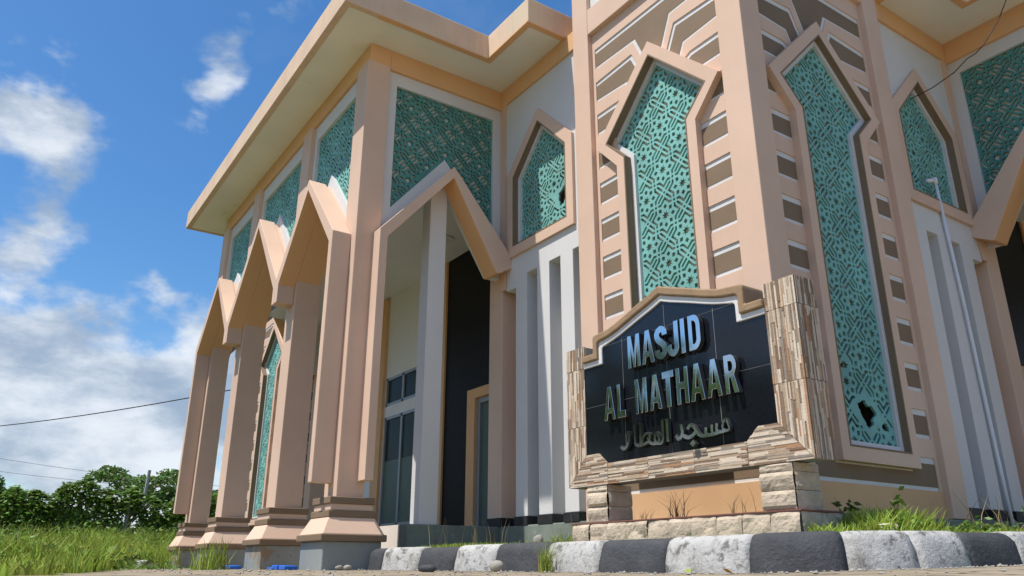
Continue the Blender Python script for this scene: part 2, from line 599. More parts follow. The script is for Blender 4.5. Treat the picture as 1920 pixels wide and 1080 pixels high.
# ------------------------------------------------------------------ pierced star grille
def star_cell():
    """openings of one cell of the eight-fold star lattice, cell side 1, star at the origin, crossing at (.5,.5)"""
    H = []
    rot = lambda pts, t: [(x * math.cos(t) - y * math.sin(t), x * math.sin(t) + y * math.cos(t)) for x, y in pts]
    st = []
    for k in range(16):
        r = 0.150 if k % 2 == 0 else 0.072
        t = math.pi / 8 * k + math.pi / 8
        st.append((r * math.cos(t), r * math.sin(t)))
    H.append(st)
    for k in range(8):
        H.append(rot([(0.192, 0), (0.275, -0.072), (0.358, 0), (0.275, 0.072)], math.pi / 4 * k))
    H.append([(0.5 - 0.036, -0.036), (0.536, -0.036), (0.536, 0.036), (0.5 - 0.036, 0.036)])
    H.append([(-0.036, 0.464), (0.036, 0.464), (0.036, 0.536), (-0.036, 0.536)])
    tr = lambda pts: [(x + 0.5, y + 0.5) for x, y in pts]
    s = 0.034
    H.append(tr([(-s, -s), (s, -s), (s, s), (-s, s)]))
    for k in range(4):
        H.append(tr(rot([(0.090, -0.037), (0.338, -0.037), (0.380, 0.0), (0.338, 0.037), (0.090, 0.037)], math.pi / 2 * k)))
        ch = [(0.094, 0.094), (0.345, 0.094), (0.410, 0.040), (0.452, 0.078), (0.378, 0.168), (0.168, 0.168),
              (0.168, 0.378), (0.078, 0.452), (0.040, 0.410), (0.094, 0.345)]
        H.append(tr(rot(ch, math.pi / 2 * k)))
    return H


CELL = star_cell()


def grille_holes(poly, org, q, convs, broken=()):
    """lattice openings inside poly; org = one star centre, q = half of the lattice's vertical period"""
    ins = offset(poly, 0.014)
    lo = (min(p[0] for p in poly), min(p[1] for p in poly))
    hi = (max(p[0] for p in poly), max(p[1] for p in poly))
    R = int(max(hi[0] - lo[0], hi[1] - lo[1]) / q) + 4
    cv = [offset(c, 0.014) for c in convs]
    hs = []
    for i in range(-R, R + 1):
        for j in range(-R, R + 1):
            cx, cy = org[0] + q * (i - j), org[1] + q * (i + j)
            if cx < lo[0] - 2 * q or cx > hi[0] + 2 * q or cy < lo[1] - 2.5 * q or cy > hi[1] + 2 * q:
                continue
            for h in CELL:
                pts = [(cx + q * (x - y), cy + q * (x + y)) for x, y in h]
                mid = (sum(p[0] for p in pts) / len(pts), sum(p[1] for p in pts) / len(pts))
                if not all(inside(p, ins) for p in pts):
                    pick = None
                    for c in cv:
                        if inside(mid, c):
                            pick = c
                            break
                    if pick is None:
                        continue
                    pts = clip(pts, pick)
                    if len(pts) < 3 or abs(area(pts)) < 2e-4:
                        continue
                    g = offset(ins, -0.002)
                    if not all(inside(p, g) for p in pts):
                        continue
                bad = False
                for b in broken:
                    bo = offset(b, -0.022)
                    if any(inside(p, bo) for p in pts) or any(inside(p, pts) for p in b):
                        bad = True
                        break
                if not bad:
                    hs.append(pts)
    jr = random.Random(4)
    out = []
    for b in broken:
        q = []
        for i in range(len(b)):
            p0, p1 = b[i], b[(i + 1) % len(b)]
            for k in range(4):
                t = k / 4
                jx, jz = (0, 0) if k == 0 else (jr.uniform(-0.012, 0.012), jr.uniform(-0.012, 0.012))
                q.append((p0[0] + (p1[0] - p0[0]) * t + jx, p0[1] + (p1[1] - p0[1]) * t + jz))
        out.append(q)
    return hs + out


def grille(P, poly, org, q, c0, c1, parent, convs=None, broken=(), m=None):
    hs = grille_holes(poly, org, q, convs or [poly], broken)
    return MB().holes(P, poly, hs, c0, c1).build('pierced_grille', m or TEAL, parent)


def ring(P, outer, inner, c0, c1, name, m, parent, side=None):
    ms = [m] if side is None else [m, side]
    return MB().holes(P, outer, [inner], c0, c1, 0, None if side is None else 1).build(name, ms, parent)


# ------------------------------------------------------------------ the mosque
mosque = tag(empty('mosque'), 'peach and white mosque with teal pierced star grilles, pointed arches and brown striped corner towers', 'mosque')
TW = 2.52
TC = 1.237


def tower(broken_left=(), broken_right=()):
    b = MB()
    for x0 in (-0.29, -TW):
        for y0 in (0.0, 2.235):
            x1 = x0 + (0.29 if x0 > -1 else 0.285)
            b.box(x0, x1, y0, y0 + (0.29 if y0 < 1 else 0.285), 0.46, 8.7)
    xi0, xi1 = -2.235, -0.29
    b.box(xi0, xi1, 0.004, 0.2, 6.17, 6.53)
    b.box(-0.2, -0.004, 0.29, 2.235, 6.17, 6.53)
    b.box(xi0, xi1, 0.004, 0.2, 8.2, 8.7)
    b.box(-0.2, -0.004, 0.29, 2.235, 8.2, 8.7)
    b.box(xi0, xi1, 2.3, 2.5, 0.46, 8.7)                     # rear walls
    b.box(-2.5, -2.3, 0.29, 2.235, 0.46, 8.7)
    b.box(-TW - 0.06, 0.06, -0.06, TW + 0.06, 8.7, 8.95)
    b.box(xi0, xi1, 0.06, 0.2, 6.53, 8.2, 1)                 # white upper panels
    b.box(-0.2, -0.06, 0.29, 2.235, 6.53, 8.2, 1)
    body = b.build('corner_tower', [PEACH, WHITE], mosque, bevel=0.008)
    MB().box(-2.3, -0.2, 0.2, 2.3, 0.40, 0.47).build('tower_floor', INNER, body)
    MB().box(-2.3, -0.2, 0.2, 2.3, 6.3, 6.4).build('tower_ceiling', INNER, body)
    faces = ((plane((0, 0, 0), (-1, 0, 0), (0, -1, 0)), broken_left, 0.0), (plane((0, 0, 0), (0, 1, 0), (1, 0, 0)), broken_right, 0.030))
    for P0, broken, dj in faces:
        P = (lambda P0: lambda h, z, c: P0(TC + h, z, c))(P0)
        outer = [(-0.577, 0.875), (0.577, 0.875), (0.577, 4.183), (0.908, 4.545), (0.0, 5.45), (-0.908, 4.545), (-0.577, 4.183)]
        inner = [(-0.458, 0.997), (0.458, 0.997), (0.458, 4.242), (0.740, 4.525), (0.0, 5.280), (-0.740, 4.525), (-0.458, 4.242)]
        FH = 0.948
        stripes = []
        for k in range(1, 9):
            z1 = 0.945 + 0.4485 * k
            w = 0.570 if k < 8 else 0.68
            for s in (-1, 1):
                stripes.append([(s * FH, z1 - 0.18), (s * FH, z1), (s * w, z1), (s * w, z1 - 0.18)])
        for s in (-1, 1):
            stripes.append([(s * FH, 4.80), (s * FH, 4.98), (s * 0.535, 4.98), (s * 0.48, 4.955), (s * 0.455, 4.905), (s * 0.60, 4.80)])
            stripes.append([(s * FH, 5.245), (s * FH, 5.425), (s * 0.355, 5.455), (s * 0.225, 5.18), (s * 0.355, 5.05), (s * 0.43, 5.215)])
        stripes.append([(-FH, 5.70), (-FH, 5.885), (FH, 5.885), (FH, 5.70), (0.268, 5.685), (0.105, 5.30), (-0.105, 5.30), (-0.268, 5.685)])
        stripes.append([(-FH, 0.735), (FH, 0.735), (FH, 0.945), (0.572, 0.945), (0.572, 0.86), (-0.572, 0.86), (-0.572, 0.945), (-FH, 0.945)])
        bord = []
        for s in stripes:
            up = max(p[1] for p in s)
            lo = min(p[1] for p in s)
            o = offset(s, -0.042)
            o = [(max(-FH, min(FH, x)), y + (0.014 if y > up else 0.004)) for x, y in o]
            bord.append(o)
        open_ = offset(inner, -0.02)
        fld = [(-1.12, 0.452), (1.12, 0.452), (1.12, 6.3), (-1.12, 6.3)]
        wl = MB()
        # the striped field: pockets sunk into its skin, pieces under the frame left whole
        pock = [o for o in bord]
        wl.holes(P, fld, pock + [offset(outer, 0.05)] if False else pock_merge(pock, open_), -0.079, -0.065, 0)
        wl.holes(P, fld, [open_], -0.19, -0.079, 0)
        wl.build('tower_field', [PEACH], body)
        for s, o in zip(stripes, bord):
            MB().prism(P, o, -0.085, -0.0772).build('stripe_border', TRIM, body)
            MB().prism(P, s, -0.084, -0.0735).build('stripe', BROWN, body)
        ring(P, outer, offset(inner, 0.0), -0.10, 0.006, 'window_frame', PEACH, body)
        ring(P, offset(inner, -0.004), offset(inner, 0.012), -0.16, 0.0095, 'window_jamb', BROWN, body)
        ring(P, offset(inner, 0.011), offset(inner, 0.062), -0.17, -0.085 + dj, 'window_rim', WHITE, body)
        MB().prism(P, [(-1.1, 0.454), (1.1, 0.454), (1.1, 0.700), (-1.1, 0.700)], -0.09, -0.0615).build('tower_base', BASEP, body)
        gp = offset(inner, 0.055)
        bk = offset(inner, -0.06)
        if broken:
            MB().holes(P, bk, [[(-0.34, 1.10), (0.36, 1.10), (0.36, 1.52), (-0.20, 1.52), (-0.20, 1.80), (-0.34, 1.80)]], -0.165 + dj, -0.150 + dj).build('grille_backing', BACK, body)
        else:
            MB().prism(P, bk, -0.165 + dj, -0.150 + dj).build('grille_backing', BACK, body)
        xs = max(abs(p[0]) for p in gp if p[1] < 3)
        zn = sorted(set(round(p[1], 4) for p in gp))
        low = [(-xs, min(p[1] for p in gp)), (xs, min(p[1] for p in gp)), (xs, 4.50), (-xs, 4.50)]
        up = [p for p in gp if p[1] > 3]
        grille(P, gp, (0.021, 3.403), 0.2595, -0.142 + dj, -0.118 + dj, body, [low, up], broken)
    return body


def pock_merge(pock, open_):
    """stripe pockets that do not meet the window opening, plus that opening"""
    return [p for p in pock] + [open_]


brL = ()
# broken places on the shaded panel: h along +y from the panel centre
brR = ([(-0.125, 1.41), (-0.02, 1.445), (0.03, 1.405), (0.11, 1.385), (0.15, 1.335), (0.08, 1.28), (0.09, 1.235), (0.0, 1.19),
        (-0.05, 1.265), (-0.095, 1.33)], [(-0.30, 1.705), (-0.262, 1.778), (-0.175, 1.745), (-0.215, 1.70)],
       [(0.205, 1.225), (0.26, 1.275), (0.315, 1.235), (0.30, 1.185)])
near_tower = tower(brL, brR)
far_tower = copy_tree(near_tower, mosque, (-12.54, 0, 0))


def arch_poly(ho_l, ho_r, z_sh_o, z_ap_o, t):
    """chevron band of an arch: outer line and inner line"""
    return None


def porch():
    """one porch: open bays on the long front (facing -y) and one bay at each end"""
    COLX = (-4.56, -6.61, -9.14, -11.17)
    CY = -1.757
    cols = []
    for i, x in enumerate(COLX):
        b = MB()
        if i in (0, 3):
            x0, x1 = (-4.74, -4.38) if i == 0 else (-11.35, -10.99)
            b.box(x0, x1, -1.93, -1.61, 0.74, 6.32)
        else:
            b.box(x - 0.18, x + 0.18, -1.93, -1.57, 0.74, 6.32)
        c = b.build('porch_column', PEACH, mosque, bevel=0.008)
        cx = x - 0.016
        MB().frustum(cx, CY, 0.33, 0.33, -0.05, 0.29).build('column_footing', GREYC, c, bevel=0.012)
        MB().frustum(cx, CY, 0.372, 0.372, 0.29, 0.362).build('brown_band', BROWN, c, bevel=0.010)
        MB().frustum(cx, CY, 0.35, 0.262, 0.362, 0.535).build('sloped_foot', PEACH, c, bevel=0.006)
        MB().frustum(cx, CY, 0.268, 0.268, 0.535, 0.608).build('brown_band', BROWN, c, bevel=0.008)
        MB().frustum(cx, CY, 0.243, 0.243, 0.608, 0.675).build('column_neck', PEACH, c, bevel=0.006)
        MB().frustum(cx, CY, 0.262, 0.262, 0.675, 0.748).build('brown_band', BROWN, c, bevel=0.008)
        cols.append(c)

    # ---- long front: three pointed bays
    PF = plane((0, 0, 0), (1, 0, 0), (0, -1, 0))             # a = x, c = -y
    bays = ((-5.595, 1.080, 1.015, 5.00, -6.43, -4.74), (-7.875, 1.265, 1.265, 5.28, -8.96, -6.79), (-10.155, 1.015, 1.080, 4.97, -10.99, -9.32))
    for k, (xc, hr, hl, za, w0, w1) in enumerate(bays):
        t = 0.112
        zs = 3.865
        zi = za - 0.155
        zsi = 3.755
        longr, longl = k == 0, k == 2
        zr, zl = (0.90 if longr else 3.50), (0.90 if longl else 3.50)
        o = [(xc + hr, zr), (xc + hr, zs), (xc, za), (xc - hl, zs), (xc - hl, zl)]
        i_ = [(xc - hl + t, zl), (xc - hl + t, zsi), (xc, zi), (xc + hr - t, zsi), (xc + hr - t, zr)]
        fr = MB().prism(PF, o + i_, 1.932, 2.17, 0, {6: 1, 7: 1})  # orange undersides: warm bounce glow put into the paint colour
        # the same chevron carried back through the wall as the soffit of the arch
        o2 = [(xc + hr - 0.02, 3.74), (xc + hr - 0.02, zs - 0.02), (xc, za - 0.03), (xc - hl + 0.02, zs - 0.02), (xc - hl + 0.02, 3.74)]
        i2 = [(xc - hl + t - 0.004, 3.74), (xc, zi + 0.006), (xc + hr - t + 0.004, 3.74)]
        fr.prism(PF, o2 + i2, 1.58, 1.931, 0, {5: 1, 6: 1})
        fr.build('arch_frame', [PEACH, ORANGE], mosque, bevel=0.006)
        sl = (za - zs) / (hr + hl) * 2
        gz = za + 0.16
        ln = lambda x: zi + 0.014 - (zi - zsi) / ((hr if x > xc else hl) - t) * abs(x - xc)
        poly = [(w0 - 0.005, ln(w0 - 0.005)), (w0 - 0.005, 6.31), (w1 + 0.005, 6.31), (w1 + 0.005, ln(w1 + 0.005)), (xc, zi + 0.014)]
        g0, g1 = w0 + 0.11, w1 - 0.115
        gp = [(g0, gz - sl * (xc - g0)), (xc, gz), (g1, gz - sl * (g1 - xc)), (g1, 6.07), (g0, 6.07)]
        wl = MB().holes(PF, poly, [gp], 1.70, 1.86).build('bay_wall', WHITE, mosque)
        lt = [(g0 - 0.02, gz - sl * (xc - g0 + 0.02)), (xc, gz), (xc, 6.09), (g0 - 0.02, 6.09)]
        rt = [(xc, gz), (g1 + 0.02, gz - sl * (g1 + 0.02 - xc)), (g1 + 0.02, 6.09), (xc, 6.09)]
        tp = [(g0 - 0.02, gz), (g1 + 0.02, gz), (g1 + 0.02, 6.09), (g0 - 0.02, 6.09)]
        gg = offset(gp, -0.012)
        cv = [offset([(g0, gz - 0.05), (g1, gz - 0.05), (g1, 6.07), (g0, 6.07)], -0.012), lt, rt]
        grille(PF, gg, (xc - 0.05, 5.62), 0.272, 1.785, 1.82, wl, cv)

    # ---- end bays (the right one is near, the left one is seen from inside)
    for s in (1, -1):
        X = (lambda s: (lambda x: x if s == 1 else -15.73 - x))(s)
        PE = plane((X(0), 0, 0), (0, 1, 0), (s, 0, 0))       # a = y, c = s*x from the mirror line
        off = lambda x, s=s: x                               # depth measured along +x of the near end
        yc = -0.71
        ol, orr = -1.705, 0.256
        za, zs, zi, zsi = 5.01, 3.87, 4.845, 3.79
        band = [(ol, 0.92), (ol, 3.885), (yc, za), (orr, 3.866), (orr, 3.800), (-0.037 + 0.03, 3.655), (-0.037, 3.655), (yc, zi),
                (ol + 0.103, 3.795), (ol + 0.103, 0.92)]
        MB().prism(PE, band, -4.47, -4.17, 0, {4: 1, 5: 1, 6: 1, 7: 1}).build('arch_frame', [PEACH, ORANGE], mosque, bevel=0.006)  # underside and reveal faces tinted orange for the bounced light
        yw0, yw1 = -1.612, 0.197
        sl = 1.2
        gz = 5.235
        poly = [(yw0, 3.70), (yw0, 6.31), (yw1, 6.31), (yw1, 3.70), (0.0, 3.70), (yc, 4.86), (ol + 0.095, 3.81), (ol + 0.095, 3.70)]
        g0, g1 = -1.472, 0.062
        gp = [(g0, gz - sl * (yc - g0)), (yc, gz), (g1, gz - sl * (g1 - yc)), (g1, 6.12), (g0, 6.12)]
        wl = MB().holes(PE, poly, [gp], -4.56, -4.45).build('bay_wall', WHITE, mosque)
        cv = [offset([(g0, gz - 0.05), (g1, gz - 0.05), (g1, 6.12), (g0, 6.12)], -0.012),
              [(g0 - 0.012, gz - sl * (yc - g0 + 0.012)), (yc, gz), (yc, 6.132), (g0 - 0.012, 6.132)],
              [(yc, gz), (g1 + 0.012, gz - sl * (g1 + 0.012 - yc)), (g1 + 0.012, 6.132), (yc, 6.132)]]
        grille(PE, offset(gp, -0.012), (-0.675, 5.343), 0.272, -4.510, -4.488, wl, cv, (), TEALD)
        if s == 1:
            MB().prism(PE, offset(gp, -0.05), -4.545, -4.522).build('grille_backing', BACKW, wl)  # added pale sheet, stands in for the lit porch interior behind the holes
        b = MB().box(min(X(-4.38), X(-4.69)), max(X(-4.38), X(-4.69)), 0.19, 0.55, 0.497, 6.31)
        ep = b.build('end_pillar', PEACH, mosque, bevel=0.008)
        MB().box(min(X(-4.365), X(-4.675)), max(X(-4.365), X(-4.705)), 0.172, 0.56, 0.497, 0.60).build('black_skirting', SKIRT, ep)
        # bulkhead over the ceiling and white inner post
        if s == 1:
            MB().box(min(X(-4.49), X(-4.71)), max(X(-4.49), X(-4.71)), -0.87, -0.63, 0.497, 4.95).build('inner_post', WHITE, mosque, bevel=0.006)

    # ---- beams, soffit, fascia
    b = MB()
    b.box(-11.33, -4.40, -1.90, -1.60, 6.32, 6.60)
    b.box(-4.70, -4.402, -1.599, 0.19, 6.305, 6.60)
    b.box(-11.33, -11.04, -1.599, 0.19, 6.305, 6.60)
    b.box(-4.400, -2.53, 0.165, 0.40, 6.33, 6.60)
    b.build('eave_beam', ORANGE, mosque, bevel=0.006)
    plan = [(-12.15, -2.52), (-3.80, -2.52), (-3.80, -0.445), (-2.855, -0.445), (-2.855, 3.2), (-13.0, 3.2), (-13.0, -0.445), (-12.15, -0.445)]
    PZ = lambda a, b_, c: (a, b_, c)
    e = MB().prism(PZ, offset(plan, 0.03), 6.60, 6.72).build('eave_slab', SOFFIT, mosque)
    rf = MB()
    fin = offset(plan, 0.09)
    rf.holes(PZ, plan, [fin], 6.585, 6.955)
    rf.build('fascia', FASCIA, e, bevel=0.010)
    dr = MB()
    for x0, x1, y0, y1 in ((-3.886, -3.806, -2.05, -0.45), (-3.886, -2.861, -0.449, -0.365), (-2.940, -2.861, -0.364, 0.25)):
        dr.box(x0, x1, y0, y1, 6.580, 6.600)
    dr.build('drip_band', ORANGE, e)
    MB().box(-12.5, -3.0, -0.4, 3.1, 6.72, 6.90).build('roof_deck', ROOF, e)

    # ---- wall with the five-sided window, next to the tower
    PW = plane((0, 0.2, 0), (1, 0, 0), (0, -1, 0))
    xc = -3.508
    outer = [(-4.222, 3.905), (-2.794, 3.905), (-2.794, 5.145), (xc, 5.865), (-4.222, 5.145)]
    inner = [(-4.086, 4.045), (-2.930, 4.045), (-2.930, 5.065), (xc, 5.672), (-4.086, 5.065)]
    wl = MB().holes(PW, [(-4.40, 3.70), (-2.40, 3.70), (-2.40, 6.34), (-4.40, 6.34)], [offset(inner, -0.02)], -0.2, 0.0)
    wl = wl.build('window_wall', WHITE, mosque)
    MB().box(-4.402, -4.292, 0.176, 0.21, 3.5, 6.33).build('corner_strip', PEACH, wl)
    ring(PW, outer, inner, -0.02, 0.042, 'window_frame', PEACH, wl)
    ring(PW, offset(inner, -0.004), offset(inner, 0.012), -0.19, 0.045, 'window_jamb', BROWN, wl)
    ring(PW, offset(inner, 0.011), offset(inner, 0.062), -0.2, -0.035, 'window_rim', WHITE, wl)
    gp = offset(inner, 0.055)
    brk = [[(-3.215, 4.50), (-3.07, 4.58), (-3.02, 4.53), (-3.055, 4.45), (-3.11, 4.34), (-3.19, 4.31), (-3.225, 4.42)]] if XF[0] is ident else []
    grille(PW, gp, (-3.31, 4.672), 0.268, -0.094, -0.070, wl, [gp], brk)
    MB().holes(PW, [(-4.25, 3.8), (-2.75, 3.8), (-2.75, 6.0), (-4.25, 6.0)], [[(-3.36, 4.1), (-2.85, 4.1), (-2.85, 4.75), (-3.36, 4.75)]], -0.115, -0.102).build('grille_backing', BACK, wl)

    # ---- slotted white wall under the window
    slots = [(-3.826, -3.600), (-3.344, -3.117), (-2.874, -2.655)]
    hs = [[(a, 0.3), (b_, 0.3), (b_, 3.60), (a, 3.60)] for a, b_ in slots]
    poly = [(-4.285, 3.47), (-4.072, 3.47), (-4.072, 0.595)]
    for a, b_ in slots:
        poly += [(a, 0.595), (a, 3.60), (b_, 3.60), (b_, 0.595)]
    poly += [(-2.45, 0.595), (-2.45, 3.903), (-4.285, 3.903)]
    fw = MB().prism(PW, poly, -0.30, 0.003).build('slotted_wall', WHITE, mosque, bevel=0.006)
    MB().box(-4.40, -2.45, 0.50, 0.62, 0.5, 3.9).build('slot_back', WHITE, fw)
    MB().box(-4.377, -4.074, 0.43, 0.56, 0.498, 3.72).build('return_pier', PEACH, fw)
    for a, b_ in ((-4.073, -3.826), (-3.600, -3.344), (-3.117, -2.874), (-2.655, -2.45)):
        MB().box(a - 0.012, b_ + 0.012, 0.182, 0.50, 0.497, 0.594).build('black_skirting', SKIRT, fw)
    MB().box(-4.36, -4.09, 0.415, 0.50, 0.497, 0.600).build('black_skirting', SKIRT, fw)

    # ---- floor, plinths
    fl = MB().box(-11.3, -4.42, -1.045, 2.5, 0.0, 0.497, 0)
    fl.build('porch_floor', [PLINTH], mosque, bevel=0.01)
    MB().box(-11.28, -4.62, -1.049, -0.9, 0.0, 0.494).build('floor_edge', CREAM, mosque)
    MB().box(-4.419, -2.3, 0.188, 2.5, 0.0, 0.4965).build('wall_plinth', PLINTH, mosque, bevel=0.01)

    # ---- inside of the porch: ceiling, rear wall with windows, black wall and door
    MB().box(-11.2, -4.52, -0.98, 0.62, 4.72, 4.80).build('porch_ceiling', CEIL, mosque)
    lamp = MB()
    lamp.tube([(-5.75, 0.02, 4.72), (-5.75, 0.02, 4.695)], 0.16, 20)
    lamp.build('ceiling_lamp', WHITE, mosque)
    MB().box(-11.2, -4.52, -0.98, -0.86, 4.80, 6.59).build('bulkhead', WALLIN, mosque)
    YB = 0.60
    PB = plane((0, YB, 0), (1, 0, 0), (0, -1, 0))
    wins = ((-8.74, -7.46, 2.68, 3.19), (-8.74, -7.46, 0.66, 2.49))
    hs = [[(a, c), (b_, c), (b_, d), (a, d)] for a, b_, c, d in wins]
    rw = MB().holes(PB, [(-11.2, 0.497), (-6.62, 0.497), (-6.62, 4.72), (-11.2, 4.72)], hs, -0.15, 0.0).build('rear_wall', WALLIN, mosque)
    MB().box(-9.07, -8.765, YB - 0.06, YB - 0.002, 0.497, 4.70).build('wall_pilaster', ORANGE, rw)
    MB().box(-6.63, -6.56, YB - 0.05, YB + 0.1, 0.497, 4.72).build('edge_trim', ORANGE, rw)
    for a, b_, c, d in wins:
        f = MB()
        xm = (a + b_) / 2 + 0.02
        for q in ((a, a + 0.05, c, d), (b_ - 0.05, b_, c, d), (xm - 0.03, xm + 0.03, c, d), (a, b_, c, c + 0.05), (a, b_, d - 0.05, d)):
            f.box(q[0], q[1], YB + 0.0, YB + 0.06, q[2], q[3])
        wf = f.build('window', ALU, mosque)
        MB().box(a + 0.02, b_ - 0.02, YB + 0.025, YB + 0.035, c + 0.02, d - 0.02).build('pane', GLASS, wf)
        if d < 2.6:
            for u0, u1 in ((a + 0.05, xm - 0.03), (xm + 0.03, b_ - 0.05)):
                MB().box(u0 + 0.001, u1 - 0.001, YB + 0.020, YB + 0.024, c + 0.05, 1.73).build('frosted_film', FROST, wf)
    MB().box(-6.56, -5.835, YB - 0.02, YB + 0.15, 0.497, 4.72).build('black_wall', BLACKW, mosque)
    MB().box(-5.835, -4.6, YB - 0.02, YB + 0.15, 2.458, 4.72).build('black_wall', BLACKW, mosque)
    MB().box(-5.10, -4.4, YB - 0.02, YB + 0.15, 0.497, 2.458).build('black_wall', BLACKW, mosque)
    d = MB()
    d.box(-5.832, -5.62, YB - 0.06, YB + 0.1, 0.497, 2.456)
    d.box(-5.62, -5.102, YB - 0.06, YB + 0.1, 2.315, 2.456)
    dr = d.build('door', ORANGE, mosque, bevel=0.005)
    m_ = MB()
    m_.box(-5.619, -5.545, YB - 0.01, YB + 0.06, 0.497, 2.313)
    m_.box(-5.545, -5.102, YB - 0.01, YB + 0.06, 2.24, 2.313)
    m_.build('door_frame', ALU, dr)
    MB().box(-5.545, -5.102, YB + 0.02, YB + 0.03, 0.5, 2.24).build('door_pane', FROST, dr)
    MB().box(-4.60, -4.52, 0.2, 0.6, 0.497, 4.72).build('side_wall', WALLIN, mosque)


porch()
XF[0] = mirror
porch()
XF[0] = ident
# main hall behind the porches, with its flat roof
hb = MB().box(-14.5, -1.2, 1.4, 14.5, 0.3, 6.6)
hb.build('hall_block', WALLIN, mosque)
MB().box(-2.4, 0.02, -0.004, 2.4, 0.05, 0.452).build('tower_plinth', PLINTH, near_tower, bevel=0.01)
MB().box(-14.9, -12.52, -0.004, 2.4, -0.05, 0.452).build('tower_plinth', PLINTH, far_tower, bevel=0.01)


# ------------------------------------------------------------------ ground, paving, planting bed
def gz(x, y):
    return 0.004 + 0.0205 * max(0.0, min(6.0, x + y + 1.0))


def grid_sheet(xs, ys, zf, keep=None):
    b = MB()
    idx = {}
    for i, x in enumerate(xs):
        for j, y in enumerate(ys):
            idx[i, j] = len(b.v)
            b.v.append((x, y, zf(x, y)))
    for i in range(len(xs) - 1):
        for j in range(len(ys) - 1):
            if keep is None or keep((xs[i] + xs[i + 1]) / 2, (ys[j] + ys[j + 1]) / 2):
                b.f.append((idx[i, j], idx[i + 1, j], idx[i + 1, j + 1], idx[i, j + 1]))
                b.m.append(0)
    return b


def spaced(a, b_, n):
    return [a + (b_ - a) * i / n for i in range(n + 1)]


def field_z(x, y):
    r = math.hypot(x + 12, y + 6)
    base = gz(x, y) - 0.02
    if x < -13:
        base += min(0.25, (-13 - x) * 0.03)
    return base


xs = [-3000, -1200, -500, -200, -100, -60] + spaced(-45, 20, 65) + [30, 60, 150, 500, 1500, 3000]
ys = [-3000, -1200, -400, -150, -60] + spaced(-40, 25, 65) + [40, 80, 200, 600, 1500, 3000]
structure(grid_sheet(xs, ys, field_z).build('ground', SOIL, smooth=True, fix=False))
pav = [(-13.4, -2.75), (-9.0, -2.95), (-4.0, -4.05), (-0.5, -4.75), (1.6, -6.4), (3.0, -14), (14, -14), (14, 12), (1.5, 12), (1.5, -0.3), (0.6, -1.35),
       (-4.1, -1.4), (-4.4, -1.0), (-13.4, -1.2)]
structure(grid_sheet(spaced(-13.5, 14, 110), spaced(-14, 12, 104), lambda x, y: gz(x, y), lambda x, y: inside((x, y), pav)).build('pavement', PAVE, fix=False))

KPATH = [(-4.15, -1.63), (-3.6, -1.52), (-3.0, -1.455), (-2.2, -1.43), (-1.0, -1.42), (0.3, -1.41), (0.62, -1.39), (0.87, -1.32), (1.08, -1.17), (1.23, -0.95),
         (1.33, -0.66), (1.39, -0.3), (1.43, 0.1), (1.47, 0.7), (1.5, 1.5), (1.54, 3.0), (1.6, 6.0), (1.65, 10.0)]


def kpos(s):
    """point and inward normal at arc length s along the kerb's foot"""
    acc = 0.0
    for i in range(len(KPATH) - 1):
        p, q = Vector(KPATH[i]), Vector(KPATH[i + 1])
        l = (q - p).length
        if s <= acc + l or i == len(KPATH) - 2:
            d = (q - p) / l
            pt = p + d * (s - acc)
            # smoothed tangent
            t0 = (Vector(KPATH[i + 1]) - Vector(KPATH[max(0, i - 1)])).normalized()
            t1 = (Vector(KPATH[min(len(KPATH) - 1, i + 2)]) - Vector(KPATH[i])).normalized()
            k = (s - acc) / l
            t = (t0 * (1 - k) + t1 * k).normalized()
            return pt, Vector((-t.y, t.x))
        acc += l


def karc(x):
    """arc length where the straight part of the kerb passes x"""
    lo, hi = 0.0, 5.2
    for _ in range(40):
        m = (lo + hi) / 2
        if kpos(m)[0].x < x:
            lo = m
        else:
            hi = m
    return lo


